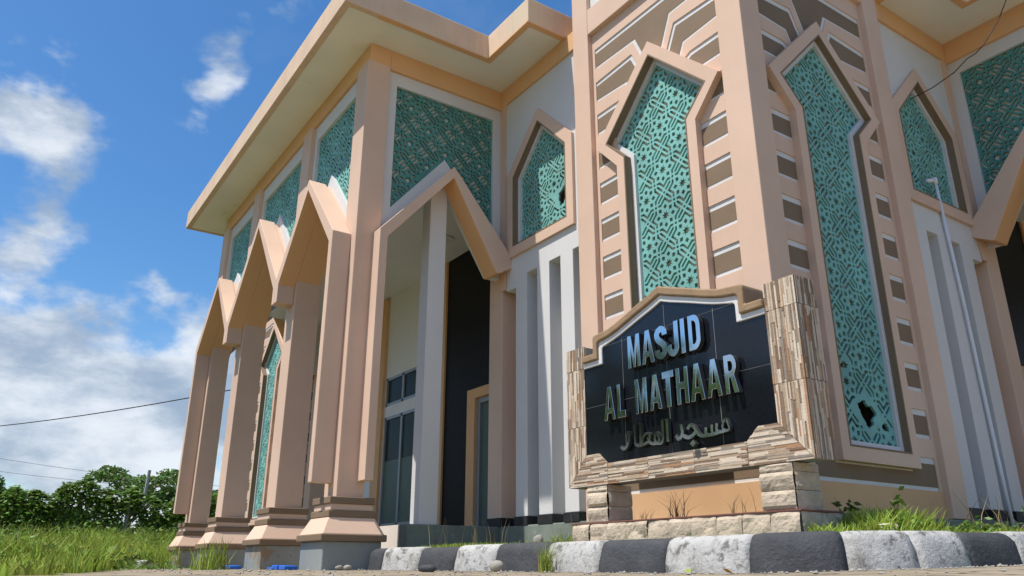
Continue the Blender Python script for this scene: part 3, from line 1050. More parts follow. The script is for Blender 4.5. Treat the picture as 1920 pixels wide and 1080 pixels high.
kerb = structure(MB().box(-3.9, 0.4, -1.22, -1.16, -0.1, 0.17).build('kerb', ROCK))
bounds = [0.0] + [karc(x) for x in (-3.92, -3.30, -2.68, -2.03, -1.31, -0.68, -0.02, 0.64)]
b9 = bounds[-1]
bounds += [b9 + 0.56, b9 + 1.0, b9 + 1.42, b9 + 1.93, b9 + 2.5, b9 + 3.1, b9 + 3.7, b9 + 4.4, b9 + 5.0, b9 + 5.7, b9 + 6.4]
kinds = ['d', 'w', 'd', 'w', 'd', 'w', 'd', 'w', 'd', 'w', 'w', 'd', 'w', 'd', 'w', 'd', 'w', 'd', 'w']
kr = random.Random(3)
for i, kd in enumerate(kinds):
    s0, s1 = bounds[i] + 0.003, bounds[i + 1] - 0.003
    n = max(5, int((s1 - s0) / 0.05))
    prof = [(0.0, -0.06), (0.004, 0.02), (0.012, 0.07), (0.022, 0.115), (0.034, 0.155), (0.050, 0.184), (0.072, 0.202), (0.10, 0.208), (0.15, 0.209),
            (0.20, 0.207), (0.205, 0.1)]
    b = MB()
    tilt = kr.uniform(-0.006, 0.006)
    wob = [kr.uniform(-0.004, 0.004) for _ in range(len(prof))]
    for k in range(n + 1):
        s = s0 + (s1 - s0) * k / n
        p, nn = kpos(s)
        edge = 0.010 * (math.exp(-((s - s0) / 0.018) ** 2) + math.exp(-((s1 - s) / 0.018) ** 2))
        for j, (d, z) in enumerate(prof):
            dd = d + edge + 0.006 * math.sin(s * 17 + j * 1.3 + i) * (0.6 if j < 8 else 0.2) + wob[j] + kr.uniform(-0.002, 0.002)
            zz = z + (0.0 if j == 0 else gz(p.x, p.y) * 0.6 + tilt - edge * 0.6 + 0.014 * (1 if z > 0.1 else z * 10) * 1.0)
            b.v.append((p.x + nn.x * dd, p.y + nn.y * dd, zz))
    m = len(prof)
    for k in range(n):
        for j in range(m - 1):
            b.f.append((k * m + j, (k + 1) * m + j, (k + 1) * m + j + 1, k * m + j + 1))
            b.m.append(0)
    b.f.append(tuple(range(m)))
    b.f.append(tuple(n * m + j for j in reversed(range(m))))
    b.m += [0, 0]
    b.build('kerb_stone', KW if kd == 'w' else KD, kerb, smooth=True)
# a stub of kerb beyond the far column
for i, kd in enumerate(('w', 'd', 'w')):
    x = -12.5 - 0.5 * i
    MB().box(x - 0.49, x, -2.35, -2.15, -0.05, 0.14).build('kerb_stone', KW if kd == 'w' else KD, kerb, bevel=0.03)

bed = [(-4.15, -1.3), (-3.0, -1.3), (0.5, -1.28), (0.95, -1.1), (1.2, -0.7), (1.3, 0.2), (1.4, 10), (-0.0, 10), (-0.0, 0.2), (-4.4, 0.2)]
MBb = MB()
MBb.face([(x, y, 0.205) for x, y in bed])
structure(MBb.build('planting_bed', SOIL, fix=False))


# ------------------------------------------------------------------ the sign
sign = tag(empty('mosque_sign', (-0.303, -0.89, 0.25)), 'stone clad name sign with black granite panel and steel letters in front of the tower', 'sign')
SIGN_P = sign


def sbuild(b, name, m, parent=None, **k):
    off_ = Vector((-0.303, -0.89, 0.25))
    b.v = [tuple(Vector(v) - off_) for v in b.v]
    return b.build(name, m, parent or SIGN_P, **k)


SC = -0.303
PS = lambda c0=-1.0: plane((0, -0.0, 0), (1, 0, 0), (0, -1, 0))     # a = x, c = -y
PSg = PS()


def ogee(h):
    """top line of the granite panel, h from the centre line"""
    h = abs(h)
    k = min(1.0, h / 0.72)
    return 1.802 + 0.204 * ((1 - k) ** 1.45 * 0.93 + 0.07 * (1 - k) + 0.10 * math.sin(math.pi * k) ** 2 * (1 - k))


def top_line(grow):
    """ogee top with shoulder notches, grown outward by a band width; left to right"""
    hs = 0.72 + grow * 0.85
    pts = [(-0.963, 1.651 + grow * 0.95), (-hs, 1.651 + grow * 0.95)]
    # rounded shoulder
    for k in range(5):
        t = k / 4
        pts.append((-hs + 0.045 * t * t, ogee(0.72) + grow - 0.035 * (1 - t) ** 2))
    n = 16
    for k in range(1, 2 * n):
        h = -0.66 + 1.32 * k / (2 * n)
        pts.append((h, ogee(h) + grow * (1.0 + 0.12 * (1 - abs(h) / 0.66))))
    for k in range(5):
        t = 1 - k / 4
        pts.append((hs - 0.045 * t * t, ogee(0.72) + grow - 0.035 * (1 - t) ** 2))
    pts += [(hs, 1.651 + grow * 0.95), (0.963, 1.651 + grow * 0.95)]
    return [(SC + x, z) for x, z in pts]


bot = [(SC + 0.963, 0.920), (SC + 0.808, 0.920), (SC + 0.705, 0.833), (SC - 0.705, 0.833), (SC - 0.808, 0.920), (SC - 0.963, 0.920)]
panel = top_line(0.0) + bot
# carcass behind everything
cb = MB()
cb.box(SC - 1.205, SC + 1.205, -0.985, -0.79, 0.675, 1.64)
cb.box(SC - 1.205, SC - 0.96, -0.985, -0.79, 1.64, 1.85)
cb.box(SC + 0.96, SC + 1.205, -0.985, -0.79, 1.64, 1.85)
sbuild(cb, 'sign_core', GREYC)
sbuild(MB().prism(PSg, panel, 0.80, 0.9890), 'granite_bed', GROUT)
cx = [-1.30, -0.785, -0.290, 0.199, 0.70]
cz = [0.80, 1.310, 1.800, 2.1]
g = 0.0024
for i in range(4):
    for j in range(3):
        cell = [(cx[i] + g, cz[j] + g), (cx[i + 1] - g, cz[j] + g), (cx[i + 1] - g, cz[j + 1] - g), (cx[i] + g, cz[j + 1] - g)]
        q = clip(panel, cell)
        if len(q) >= 3 and abs(area(q)) > 0.002:
            sbuild(MB().prism(PSg, q, 0.984, 0.9915), 'granite_tile', BLACK)
# moulding: white fillet then brown crown
t0, t1, t2 = top_line(0.0), top_line(0.048), top_line(0.112)
sbuild(MB().prism(PSg, t0 + t1[::-1], 0.81, 1.006), 'white_fillet', TRIM, bevel=0.006)
sbuild(MB().prism(PSg, t1 + t2[::-1], 0.79, 1.028), 'brown_crown', CROWN, bevel=0.012)

# cladding tiles of thin strips
sr = random.Random(11)


def strip_tile(P, poly, c0, vertical, wts, name='cladding_tile'):
    g_ = 0.0018
    cv = offset(poly, g_)
    b = MB()
    b.prism(P, cv, c0 - 0.012, c0)
    x0, x1 = min(p[0] for p in cv), max(p[0] for p in cv)
    z0, z1 = min(p[1] for p in cv), max(p[1] for p in cv)
    a0, a1, l0, l1 = (x0, x1, z0, z1) if vertical else (z0, z1, x0, x1)
    a = a0
    while a < a1 - 1e-4:
        w = sr.uniform(0.0095, 0.0165)
        if a + w > a1 - 0.008:
            w = a1 - a
        l = l0 - sr.uniform(0, 0.15)
        while l < l1:
            ln = sr.uniform(0.10, 0.34)
            q = [(a, l), (a + w, l), (a + w, l + ln), (a, l + ln)]
            if not vertical:
                q = [(p[1], p[0]) for p in q]
            q = clip(q, cv)
            l += ln
            if len(q) < 3 or abs(area(q)) < 4e-5:
                continue
            b.prism(P, q, c0 - 0.004, c0 + sr.uniform(0.001, 0.0065), sr.choices(range(6), wts)[0])
        a += w
    return sbuild(b, name, ST)


WF = (4.2, 3.4, 3.2, 1.2, 2.2, 2.2)
wL, wR = SC - 1.212, SC + 1.212
iL, iR = SC - 0.963, SC + 0.963
zb, zi = 0.667, 0.920
for xo, xi in ((wL, iL), (wR, iR)):
    strip_tile(PSg, [(xo, zb), (xi, zi), (xi, 1.165), (xo, 1.165)], 0.996, True, WF)
    strip_tile(PSg, [(xo, 1.165), (xi, 1.165), (xi, 1.663), (xo, 1.663)], 0.996, True, WF)
    strip_tile(PSg, [(xo, 1.663), (xi, 1.663), (xi, 1.860), (xo, 1.860)], 0.996, True, WF)
xj = [SC - 0.705, -0.545, -0.076, 0.412]
c_l = [(wL, zb), (xj[0], zb), (xj[0], 0.833 + 0.0), (SC - 0.705, 0.833), (SC - 0.808, zi), (iL, zi)]
c_l = [(wL, zb), (xj[0], zb), (xj[0], 0.833), (SC - 0.808, zi), (iL, zi)]
strip_tile(PSg, c_l, 0.996, False, WF)
strip_tile(PSg, [(xj[0], zb), (xj[1], zb), (xj[1], 0.832), (xj[0], 0.832)], 0.996, False, WF)
for a_, b_ in ((xj[1], xj[2]), (xj[2], xj[3] - 0.01)):
    strip_tile(PSg, [(a_, zb), (b_, zb), (b_, 0.832), (a_, 0.832)], 0.996, False, WF)
strip_tile(PSg, [(xj[3] - 0.01, zb), (wR, zb), (iR, zi), (SC + 0.808, zi), (SC + 0.705, 0.833)], 0.996, False, WF)
# returns on both ends of the sign
for s, xo in ((1, wR), (-1, wL)):
    PR = plane((0, 0, 0), (0, 1, 0), (s, 0, 0))
    cs = s * xo
    for z0_, z1_ in ((zb, 1.165), (1.165, 1.663), (1.663, 1.860)):
        strip_tile(PR, [(-0.990, z0_), (-0.782, z0_), (-0.782, z1_), (-0.990, z1_)], cs + 0.001, True, (3.5, 3, 3, 1.6, 2.6, 1.6))


# split-face stone blocks
def stone_block(x0, x1, y0, y1, z0, z1, rough=0.012, name='stone_block'):
    """block with a chipped front (-y) and right (+x) side"""
    b = MB()
    lr = random.Random(int((x0 * 917 + z0 * 131 + y0 * 53) * 1000))

    def patch(fn, w, h, amp):
        nx, nz = max(4, int(w / 0.022)), max(4, int(h / 0.022))
        hts = [[0.0] * (nz + 1) for _ in range(nx + 1)]
        for _ in range(15):                                     # conchoidal chips: tilted facets, the highest wins
            cx_, cz_ = lr.random(), lr.random()
            ax, az, hh = lr.uniform(-2.2, 2.2), lr.uniform(-1.6, 1.6), lr.uniform(0.0, 0.8)
            for i in range(nx + 1):
                for j in range(nz + 1):
                    v = hh + ax * (i / nx - cx_) + az * (j / nz - cz_) - 2.2 * ((i / nx - cx_) ** 2 + (j / nz - cz_) ** 2)
                    hts[i][j] = max(hts[i][j], v)
        s = len(b.v)
        for i in range(nx + 1):
            for j in range(nz + 1):
                e = min(1.0, 0.6 + 0.4 * min(i, nx - i, 1)) * min(1.0, 0.5 + 0.5 * min(j, nz - j, 1))
                b.v.append(fn(i / nx, j / nz, (hts[i][j] * amp + lr.uniform(-0.0018, 0.0018)) * e))
        for i in range(nx):
            for j in range(nz):
                a_ = s + i * (nz + 1) + j
                b.f.append((a_, a_ + nz + 1, a_ + nz + 2, a_ + 1))
                b.m.append(0)
    patch(lambda u, v, h: (x0 + u * (x1 - x0), y0 - h, z0 + v * (z1 - z0)), x1 - x0, z1 - z0, rough)
    patch(lambda u, v, h: (x1 + h, y0 + u * (y1 - y0), z0 + v * (z1 - z0)), y1 - y0, z1 - z0, rough * 0.5)
    b.face([(x0, y0, z1), (x1, y0, z1), (x1, y1, z1), (x0, y1, z1)])
    b.face([(x0, y0, z0), (x0, y1, z0), (x1, y1, z0), (x1, y0, z0)])
    b.face([(x0, y0, z0), (x0, y0, z1), (x0, y1, z1), (x0, y1, z0)])
    b.face([(x0, y1, z0), (x0, y1, z1), (x1, y1, z1), (x1, y1, z0)])
    return sbuild(b, name, STONE, fix=False)


for px0, px1 in ((-1.286, -1.032), (0.474, 0.730)):
    zz = [0.382, 0.498, 0.612, 0.668]
    for k in range(3):
        stone_block(px0 + 0.001, px1 - 0.001, -0.985, -0.735, zz[k] + 0.0015, zz[k + 1] - 0.0015, 0.028 if k < 2 else 0.014)
xsb = spaced(-1.462, 0.758, 10)
sbuild(MB().box(-1.44, 0.74, -0.99, -0.59, 0.18, 0.366), 'base_core', GROUT)
for k in range(10):
    stone_block(xsb[k] + 0.0004, xsb[k + 1] - 0.0004, -1.0, -0.80, 0.20, 0.3655, 0.030)
stone_block(0.56, 0.757, -0.797, -0.585, 0.20, 0.3655, 0.030)
sbuild(MB().box(-1.468, 0.772, -1.014, -0.575, 0.3665, 0.3795), 'base_cap', REDCAP, bevel=0.003)

# letters: condensed outlines on a unit box, straight from strokes
LT = {}
LT['M'] = [[(0, 0), (0.24, 0), (0.24, 0.62), (0.42, 0.0), (0.58, 0.0), (0.76, 0.62), (0.76, 0), (1, 0), (1, 1), (0.70, 1), (0.5, 0.36), (0.30, 1), (0, 1)]]
LT['A'] = [[(0, 0), (0.27, 0), (0.345, 0.20), (0.655, 0.20), (0.73, 0), (1, 0), (0.66, 1), (0.34, 1)], [(0.39, 0.36), (0.61, 0.36), (0.5, 0.74)]]
LT['I'] = [[(0, 0), (1, 0), (1, 1), (0, 1)]]
LT['L'] = [[(0, 0), (1, 0), (1, 0.20), (0.40, 0.20), (0.40, 1), (0, 1)]]
LT['T'] = [[(0.31, 0), (0.69, 0), (0.69, 0.81), (1, 0.81), (1, 1), (0, 1), (0, 0.81), (0.31, 0.81)]]
LT['H'] = [[(0, 0), (0.31, 0), (0.31, 0.41), (0.69, 0.41), (0.69, 0), (1, 0), (1, 1), (0.69, 1), (0.69, 0.60), (0.31, 0.60), (0.31, 1), (0, 1)]]


def arcp(cx_, cy_, rx_, ry_, t0_, t1_, n=8):
    return [(cx_ + rx_ * math.cos(math.radians(t0_ + (t1_ - t0_) * i / n)), cy_ + ry_ * math.sin(math.radians(t0_ + (t1_ - t0_) * i / n))) for i in range(n + 1)]


LT['D'] = [[(0, 0), (0.45, 0)] + arcp(0.45, 0.30, 0.55, 0.30, -90, 0) + arcp(0.45, 0.70, 0.55, 0.30, 0, 90) + [(0, 1)],
           [(0.33, 0.17), (0.33, 0.83)] + arcp(0.42, 0.68, 0.24, 0.15, 90, 0) + arcp(0.42, 0.32, 0.24, 0.15, 0, -90)]
LT['J'] = [arcp(0.5, 0.26, 0.5, 0.27, 180, 360, 12) + [(1, 1), (0.63, 1), (0.63, 0.27)] + arcp(0.5, 0.27, 0.13, 0.10, 0, -180, 8) + [(0.37, 0.36), (0, 0.32)]]
LT['R'] = [[(0, 0), (0.32, 0), (0.32, 0.41), (0.44, 0.41), (0.66, 0), (1, 0), (0.74, 0.46)] + arcp(0.48, 0.72, 0.46, 0.28, -38, 90, 9) + [(0, 1)],
           [(0.32, 0.57), (0.32, 0.83)] + arcp(0.46, 0.70, 0.19, 0.13, 90, -90, 8)]


def ribbon(pts, w):
    """outline of a polyline stroke; w is a width or one width per point"""
    n = len(pts)
    ws = w if isinstance(w, (list, tuple)) else [w] * n
    l, r = [], []
    for i in range(n):
        p = Vector(pts[i])
        d0 = (p - Vector(pts[i - 1])).normalized() if i else None
        d1 = (Vector(pts[i + 1]) - p).normalized() if i < n - 1 else None
        d = ((d0 or d1) + (d1 or d0)).normalized()
        k = 1.0 if not (d0 and d1) else 1 / max(0.55, d.dot(d1))
        nn = Vector((-d.y, d.x)) * ws[i] / 2 * min(k, 1.5)
        l.append(tuple(p + nn))
        r.append(tuple(p - nn))
    return l + r[::-1]


def smooth_path(pts, k=5):
    """Catmull-Rom through the points"""
    P_ = [Vector(p) for p in pts]
    P_ = [P_[0] * 2 - P_[1]] + P_ + [P_[-1] * 2 - P_[-2]]
    out = []
    for i in range(1, len(P_) - 2):
        for j in range(k):
            t = j / k
            p = 0.5 * ((2 * P_[i]) + (P_[i + 1] - P_[i - 1]) * t + (2 * P_[i - 1] - 5 * P_[i] + 4 * P_[i + 1] - P_[i + 2]) * t * t
                       + (3 * P_[i] - P_[i - 1] - 3 * P_[i + 1] + P_[i + 2]) * t ** 3)
            out.append(tuple(p))
    out.append(tuple(P_[-2]))
    return out


s_path = smooth_path([(0.83, 0.70), (0.80, 0.82), (0.50, 0.895), (0.19, 0.79), (0.24, 0.62), (0.50, 0.50), (0.77, 0.37), (0.80, 0.20), (0.50, 0.105), (0.20, 0.17),
                      (0.17, 0.30)], 4)
# stroke widened horizontally: draw in a stretched space
s_out = ribbon([(x * 0.45, y) for x, y in s_path], 0.185)
LT['S'] = [[(x / 0.45, y) for x, y in s_out]]


def letter(ch, x0, x1, z0, z1):
    P_ = PSg
    loops = [[(x0 + u * (x1 - x0), z0 + v * (z1 - z0)) for u, v in lp] for lp in LT[ch]]
    b = MB()
    if len(loops) > 1:
        b.holes(P_, loops[0], loops[1:], 1.0, 1.045, 0, 1)
    else:
        b.prism(P_, loops[0], 1.0, 1.045, 0, 1)
    return sbuild(b, 'letter', [CHROME, CHROMES], bevel=0.0025)


for ch, x0, x1 in (('M', -0.660, -0.520), ('A', -0.502, -0.362), ('S', -0.348, -0.222), ('J', -0.222, -0.100), ('I', -0.078, -0.035), ('D', 0.0, 0.115)):
    letter(ch, x0, x1, 1.528, 1.795)
for ch, x0, x1 in (('A', -0.972, -0.838), ('L', -0.812, -0.716), ('M', -0.600, -0.468), ('A', -0.442, -0.312), ('T', -0.298, -0.180), ('H', -0.155, -0.036),
                   ('A', -0.018, 0.116), ('A', 0.138, 0.272), ('R', 0.303, 0.416)):
    letter(ch, x0, x1, 1.158, 1.428)
ARAB = [
    ('mim', [(0.265, 0.999), (0.283, 0.964), (0.289, 0.928), (0.259, 0.918), (0.235, 0.935), (0.238, 0.969), (0.264, 0.999)], 0.023),
    ('sin', [(0.262, 0.921), (0.208, 0.916), (0.181, 0.933), (0.186, 0.978)], 0.030),
    ('sin', [(0.208, 0.918), (0.16, 0.911), (0.138, 0.925), (0.142, 0.975)], 0.030),
    ('sin', [(0.164, 0.911), (0.105, 0.909), (0.083, 0.926), (0.087, 0.964)], 0.030),
    ('jim', [(0.110, 0.909), (0.037, 0.912), (0.005, 0.936), (-0.023, 0.979), (-0.056, 1.001), (-0.09, 0.975)], 0.032),
    ('jim', [(-0.001, 0.952), (-0.057, 0.92), (-0.103, 0.918), (-0.14, 0.938)], 0.034),
    ('dal', [(-0.152, 1.017), (-0.141, 0.96), (-0.154, 0.93), (-0.185, 0.918), (-0.209, 0.945)], 0.034),
    ('alif', [(-0.289, 1.08), (-0.29, 0.911)], 0.036),
    ('lam', [(-0.335, 1.074), (-0.337, 0.951), (-0.352, 0.914), (-0.387, 0.911), (-0.421, 0.928), (-0.422, 0.962), (-0.402, 0.989), (-0.382, 0.957),
             (-0.380, 0.913)], 0.030),
    ('mim', [(-0.380, 0.913), (-0.451, 0.916), (-0.485, 0.932)], 0.030),
    ('ta', [(-0.479, 0.925), (-0.498, 0.957), (-0.480, 0.985), (-0.505, 1.001), (-0.535, 0.990), (-0.559, 0.965), (-0.566, 0.923)], 0.028),
    ('ta', [(-0.476, 0.980), (-0.492, 0.941), (-0.567, 0.919), (-0.618, 0.921), (-0.640, 0.953), (-0.638, 1.085)], 0.030),
    ('ta', [(-0.572, 1.088), (-0.582, 0.922)], 0.030),
    ('ra', [(-0.715, 1.044), (-0.708, 0.994), (-0.723, 0.944), (-0.768, 0.913), (-0.808, 0.934)], 0.032)]
groups = {}
for nm, pts, w in ARAB:
    b = MB()
    b.prism(PSg, ribbon(smooth_path(pts, 5) if len(pts) > 2 else pts, w * 0.76), 1.0, 1.030 + 0.0006 * (len(groups) % 5), 0, 1)
    groups[len(groups)] = 1
    sbuild(b, 'arabic_letter', [CHROME, CHROMES])
sbuild(MB().prism(PSg, [(-0.066, 0.868), (-0.036, 0.892), (-0.012, 0.866), (-0.042, 0.842)], 1.0, 1.04, 0, 1), 'arabic_letter', [CHROME, CHROMES])

# ------------------------------------------------------------------ pipe, cable, wires
b = MB()
b.tube([(-0.165, 3.46, 4.30), (-0.165, 3.56, 2.9), (-0.165, 3.63, 1.0), (-0.165, 3.66, 0.30)], 0.019, 10)
b.tube([(-0.165, 3.46, 4.26), (-0.165, 3.46, 4.335)], 0.030, 10)
b.tube([(-0.165, 3.47, 4.315), (-0.165, 3.27, 4.245)], 0.023, 10)
tag(b.build('drain_pipe', PIPE, smooth=True), 'thin white plastic pipe with bent end running down the slotted wall', 'pipe')
pts = smooth_path([(-0.2, 3.386, 5.416), (0.0, 3.508, 5.50), (0.2, 3.70, 5.66), (0.4, 3.80, 5.86)][0:0] or
                  [(-0.2, 3.386), (0.0, 3.508)], 2)
cpt = [(-0.22, 3.386, 5.416), (0.0, 3.508, 5.50), (0.20, 3.775, 5.735), (0.40, 3.854, 5.913), (0.50, 3.72, 5.83), (0.55, 3.701, 5.845), (0.60, 3.794, 5.976),
       (0.66, 3.924, 6.171), (0.72, 3.958, 6.272), (0.78, 4.069, 6.517), (0.80, 4.09, 6.60)]
cpt = [(-0.22, 3.386, 5.416), (0.0, 3.508, 5.50), (0.18, 3.73, 5.70), (0.33, 3.80, 5.84), (0.46, 3.72, 5.80), (0.56, 3.73, 5.87), (0.63, 3.85, 6.06),
       (0.70, 3.95, 6.24), (0.78, 4.069, 6.517), (0.80, 4.09, 6.60)]
tag(MB().tube(cpt, 0.006, 6).build('hanging_cable', CABLE, smooth=True), 'thin dark cable hanging from the eave to the small right window', 'cable')


def sag(p, q, s, n=14):
    return [(p[0] + (q[0] - p[0]) * t, p[1] + (q[1] - p[1]) * t, p[2] + (q[2] - p[2]) * t - 4 * s * t * (1 - t)) for t in [i / n for i in range(n + 1)]]


tag(MB().tube(sag((-49, -9.0, 6.6), (-19.5, 5.6, 6.66), 0.5), 0.022, 5).build('power_line', CABLE), 'dark overhead wire rising to the leftmost column', 'power line', 'overhead wires on the left')
tag(MB().tube(sag((-58, -7.0, 7.0), (-54, 12.0, 5.2), 0.25), 0.011, 5).build('power_line', CABLE), 'upper of the faint wires low above the distant trees', 'power line', 'overhead wires on the left')
tag(MB().tube(sag((-58, -7.0, 6.1), (-54, 12.0, 4.9), 0.25), 0.011, 5).build('power_line', CABLE), 'lower of the faint wires low above the distant trees', 'power line', 'overhead wires on the left')


# ------------------------------------------------------------------ vegetation
def quads_mesh(name, V, m, parent=None):
    """V: array (n,4,3) of quads"""
    n = len(V)
    me = bpy.data.meshes.new(name)
    me.vertices.add(n * 4)
    me.vertices.foreach_set('co', V.reshape(-1).astype(np.float32))
    me.loops.add(n * 4)
    me.loops.foreach_set('vertex_index', np.arange(n * 4, dtype=np.int32))
    me.polygons.add(n)
    me.polygons.foreach_set('loop_start', np.arange(0, n * 4, 4, dtype=np.int32))
    me.polygons.foreach_set('loop_total', np.full(n, 4, dtype=np.int32))
    me.materials.append(m)
    me.update(calc_edges=True)
    o = bpy.data.objects.new(name, me)
    col.objects.link(o)
    if parent:
        o.parent = parent
    return o


def leaves(c, size, rg, asp=0.5, droop=0.35):
    """one diamond leaf per centre in c"""
    n = len(c)
    d = rg.normal(size=(n, 3))
    d[:, 2] = d[:, 2] * 0.6 - droop
    d /= np.linalg.norm(d, axis=1)[:, None]
    a = np.cross(d, rg.normal(size=(n, 3)))
    a /= np.linalg.norm(a, axis=1)[:, None] + 1e-9
    s = size * rg.uniform(0.6, 1.35, (n, 1))
    return np.stack([c - d * s, c + a * s * asp - d * s * 0.1, c + d * s, c - a * s * asp - d * s * 0.1], axis=1)


def clump_points(cs, rs, n, rg, flat=0.75):
    """points spread in the shells of many clumps"""
    k = rg.choice(len(cs), n, p=(rs ** 2) / np.sum(rs ** 2))
    v = rg.normal(size=(n, 3))
    v /= np.linalg.norm(v, axis=1)[:, None]
    r = rs[k] * rg.uniform(0.25, 1.0, n) ** 0.55
    v[:, 2] *= flat
    return cs[k] + v * r[:, None]


def tree(loc, h, rad, label, seed, m=LEAF, n=2600, size=0.16, flat=0.7, crown_base=0.35, clumps=16, group='trees around the mosque', cat='tree', umbrella=False):
    rg = np.random.default_rng(seed)
    t = tag(empty('tree', loc), label, cat, group)
    tb = MB()
    top = Vector((rg.uniform(-0.1, 0.1) * rad, rg.uniform(-0.1, 0.1) * rad, h * (0.8 if not umbrella else 0.72)))
    tb.tube([(0, 0, -0.2), (0.02 * rad, 0.03 * rad, h * 0.25), tuple(top * 0.6), tuple(top)], [0.028 * h, 0.022 * h, 0.014 * h, 0.006 * h], 7)
    cs, rs = [], []
    for i in range(clumps):
        a = rg.uniform(0, 2 * math.pi)
        f = rg.uniform(0.15, 1.0) ** 0.6
        z = rg.uniform(crown_base, 0.92)
        if umbrella:
            z = 0.72 + 0.26 * rg.random() - 0.16 * f * rg.random()
        env = math.sqrt(max(0.05, 1 - ((z - 0.62) / 0.42) ** 2)) if not umbrella else 1.0
        p = Vector((math.cos(a) * rad * f * env * 0.85, math.sin(a) * rad * f * env * 0.85, z * h))
        q = Vector((0, 0, max(0.15 * h, p.z - rad * f * 0.6)))
        tb.tube([tuple(q), tuple(q.lerp(p, 0.5) + Vector((0, 0, 0.06 * h))), tuple(p)], [0.010 * h, 0.007 * h, 0.003 * h], 5)
        cs.append(tuple(p))
        rs.append(rad * rg.uniform(0.20, 0.40) * (0.75 if umbrella else 1.0))
    tb.build('trunk', BARK, t, smooth=True)
    c = clump_points(np.array(cs), np.array(rs), n, rg, flat if not umbrella else 0.42)
    quads_mesh('crown', leaves(c, size, rg), m, t)
    return t


def grass_quads(pts, hts, rg, width=0.006, lean=0.45):
    """each blade: two quads, the upper one tapering to a point"""
    n = len(pts)
    a = rg.uniform(0, 2 * math.pi, n)
    side = np.stack([np.cos(a), np.sin(a), np.zeros(n)], 1)
    b = rg.uniform(0, 2 * math.pi, n)
    ln = np.stack([np.cos(b), np.sin(b), np.zeros(n)], 1) * (hts * lean * rg.uniform(0.2, 1.3, n))[:, None]
    up = np.zeros((n, 3))
    up[:, 2] = hts
    w = (width * rg.uniform(0.6, 1.4, n))[:, None] * side
    m1 = pts + up * 0.52 + ln * 0.30
    tp = pts + up * (1 - 0.12 * rg.random(n))[:, None] + ln
    q1 = np.stack([pts - w, pts + w, m1 + w * 0.8, m1 - w * 0.8], 1)
    q2 = np.stack([m1 - w * 0.8, m1 + w * 0.8, tp + w * 0.12, tp - w * 0.12], 1)
    return np.stack([q1, q2], 1)


def grass_mesh(name, pts, hts, rg, m, width=0.006, lean=0.45, parent=None):
    Q = grass_quads(pts, hts, rg, width, lean)
    n = len(Q)
    # share the middle vertices so that each blade is one island
    V = np.concatenate([Q[:, 0], Q[:, 1, 2:4]], axis=1)          # 6 verts
    F = np.arange(n)[:, None] * 6
    me = bpy.data.meshes.new(name)
    me.vertices.add(n * 6)
    me.vertices.foreach_set('co', V.reshape(-1).astype(np.float32))
    idx = np.concatenate([F + np.array([[0, 1, 2, 3]]), F + np.array([[3, 2, 4, 5]])], axis=1).astype(np.int32)
    me.loops.add(n * 8)
    me.loops.foreach_set('vertex_index', idx.reshape(-1))
    me.polygons.add(n * 2)
    me.polygons.foreach_set('loop_start', np.arange(0, n * 8, 4, dtype=np.int32))
    me.polygons.foreach_set('loop_total', np.full(n * 2, 4, dtype=np.int32))
    me.materials.append(m)
    me.update(calc_edges=True)
    o = bpy.data.objects.new(name, me)
    col.objects.link(o)
    if parent:
        o.parent = parent
    return o


rg = np.random.default_rng(21)


def in_poly_np(P_, poly):
    x, y = P_[:, 0], P_[:, 1]
    r = np.zeros(len(P_), bool)
    for i in range(len(poly)):
        x1, y1 = poly[i]
        x2, y2 = poly[i - 1]
        c = ((y1 > y) != (y2 > y)) & (x < (x2 - x1) * (y - y1) / (y2 - y1 + 1e-12) + x1)
        r ^= c
    return r


# tall grass of the field on the left
fieldp = [(1.5, -5.42), (0.3, -5.12), (-4.0, -4.25), (-9.0, -3.05), (-13.6, -2.5), (-13.6, 2.0), (-22.0, 4.0), (-24.0, -9.5), (-10, -9.5), (-1.2, -7.0), (1.2, -6.1)]


def patchy(x, y):
    return 0.5 + 0.28 * np.sin(x * 1.1 + 1.7 * np.sin(y * 0.9)) + 0.22 * np.sin(y * 2.1 + 0.7 * x + 2) + 0.12 * np.sin(x * 3.7 - y * 2.9)


P0 = np.stack([rg.uniform(-24, 1.5, 190000), rg.uniform(-9.5, 4, 190000)], 1)
P0 = P0[in_poly_np(P0, fieldp)]
dcam = np.hypot(P0[:, 0] - CAM.x, P0[:, 1] - CAM.y)
keep = rg.random(len(P0)) < np.clip(-0.05 + patchy(P0[:, 0], P0[:, 1]) * 1.5, 0.10, 1)
P0, dcam = P0[keep], dcam[keep]
base_h = np.interp(dcam, [2.3, 4.5, 7, 9, 12, 18, 26], [0.045, 0.10, 0.17, 0.30, 0.47, 0.66, 0.72])
hts = base_h * (0.45 + 0.75 * np.clip(patchy(P0[:, 0] * 0.8, P0[:, 1] * 0.8), 0, 1)) * rg.uniform(0.45, 1.15, len(P0))
pts3 = np.column_stack([P0, np.array([field_z(x, y) for x, y in P0])])
wid = 0.010
stuff(grass_mesh('tall_grass', pts3, hts, rg, GRASS, 0.011, 0.55))
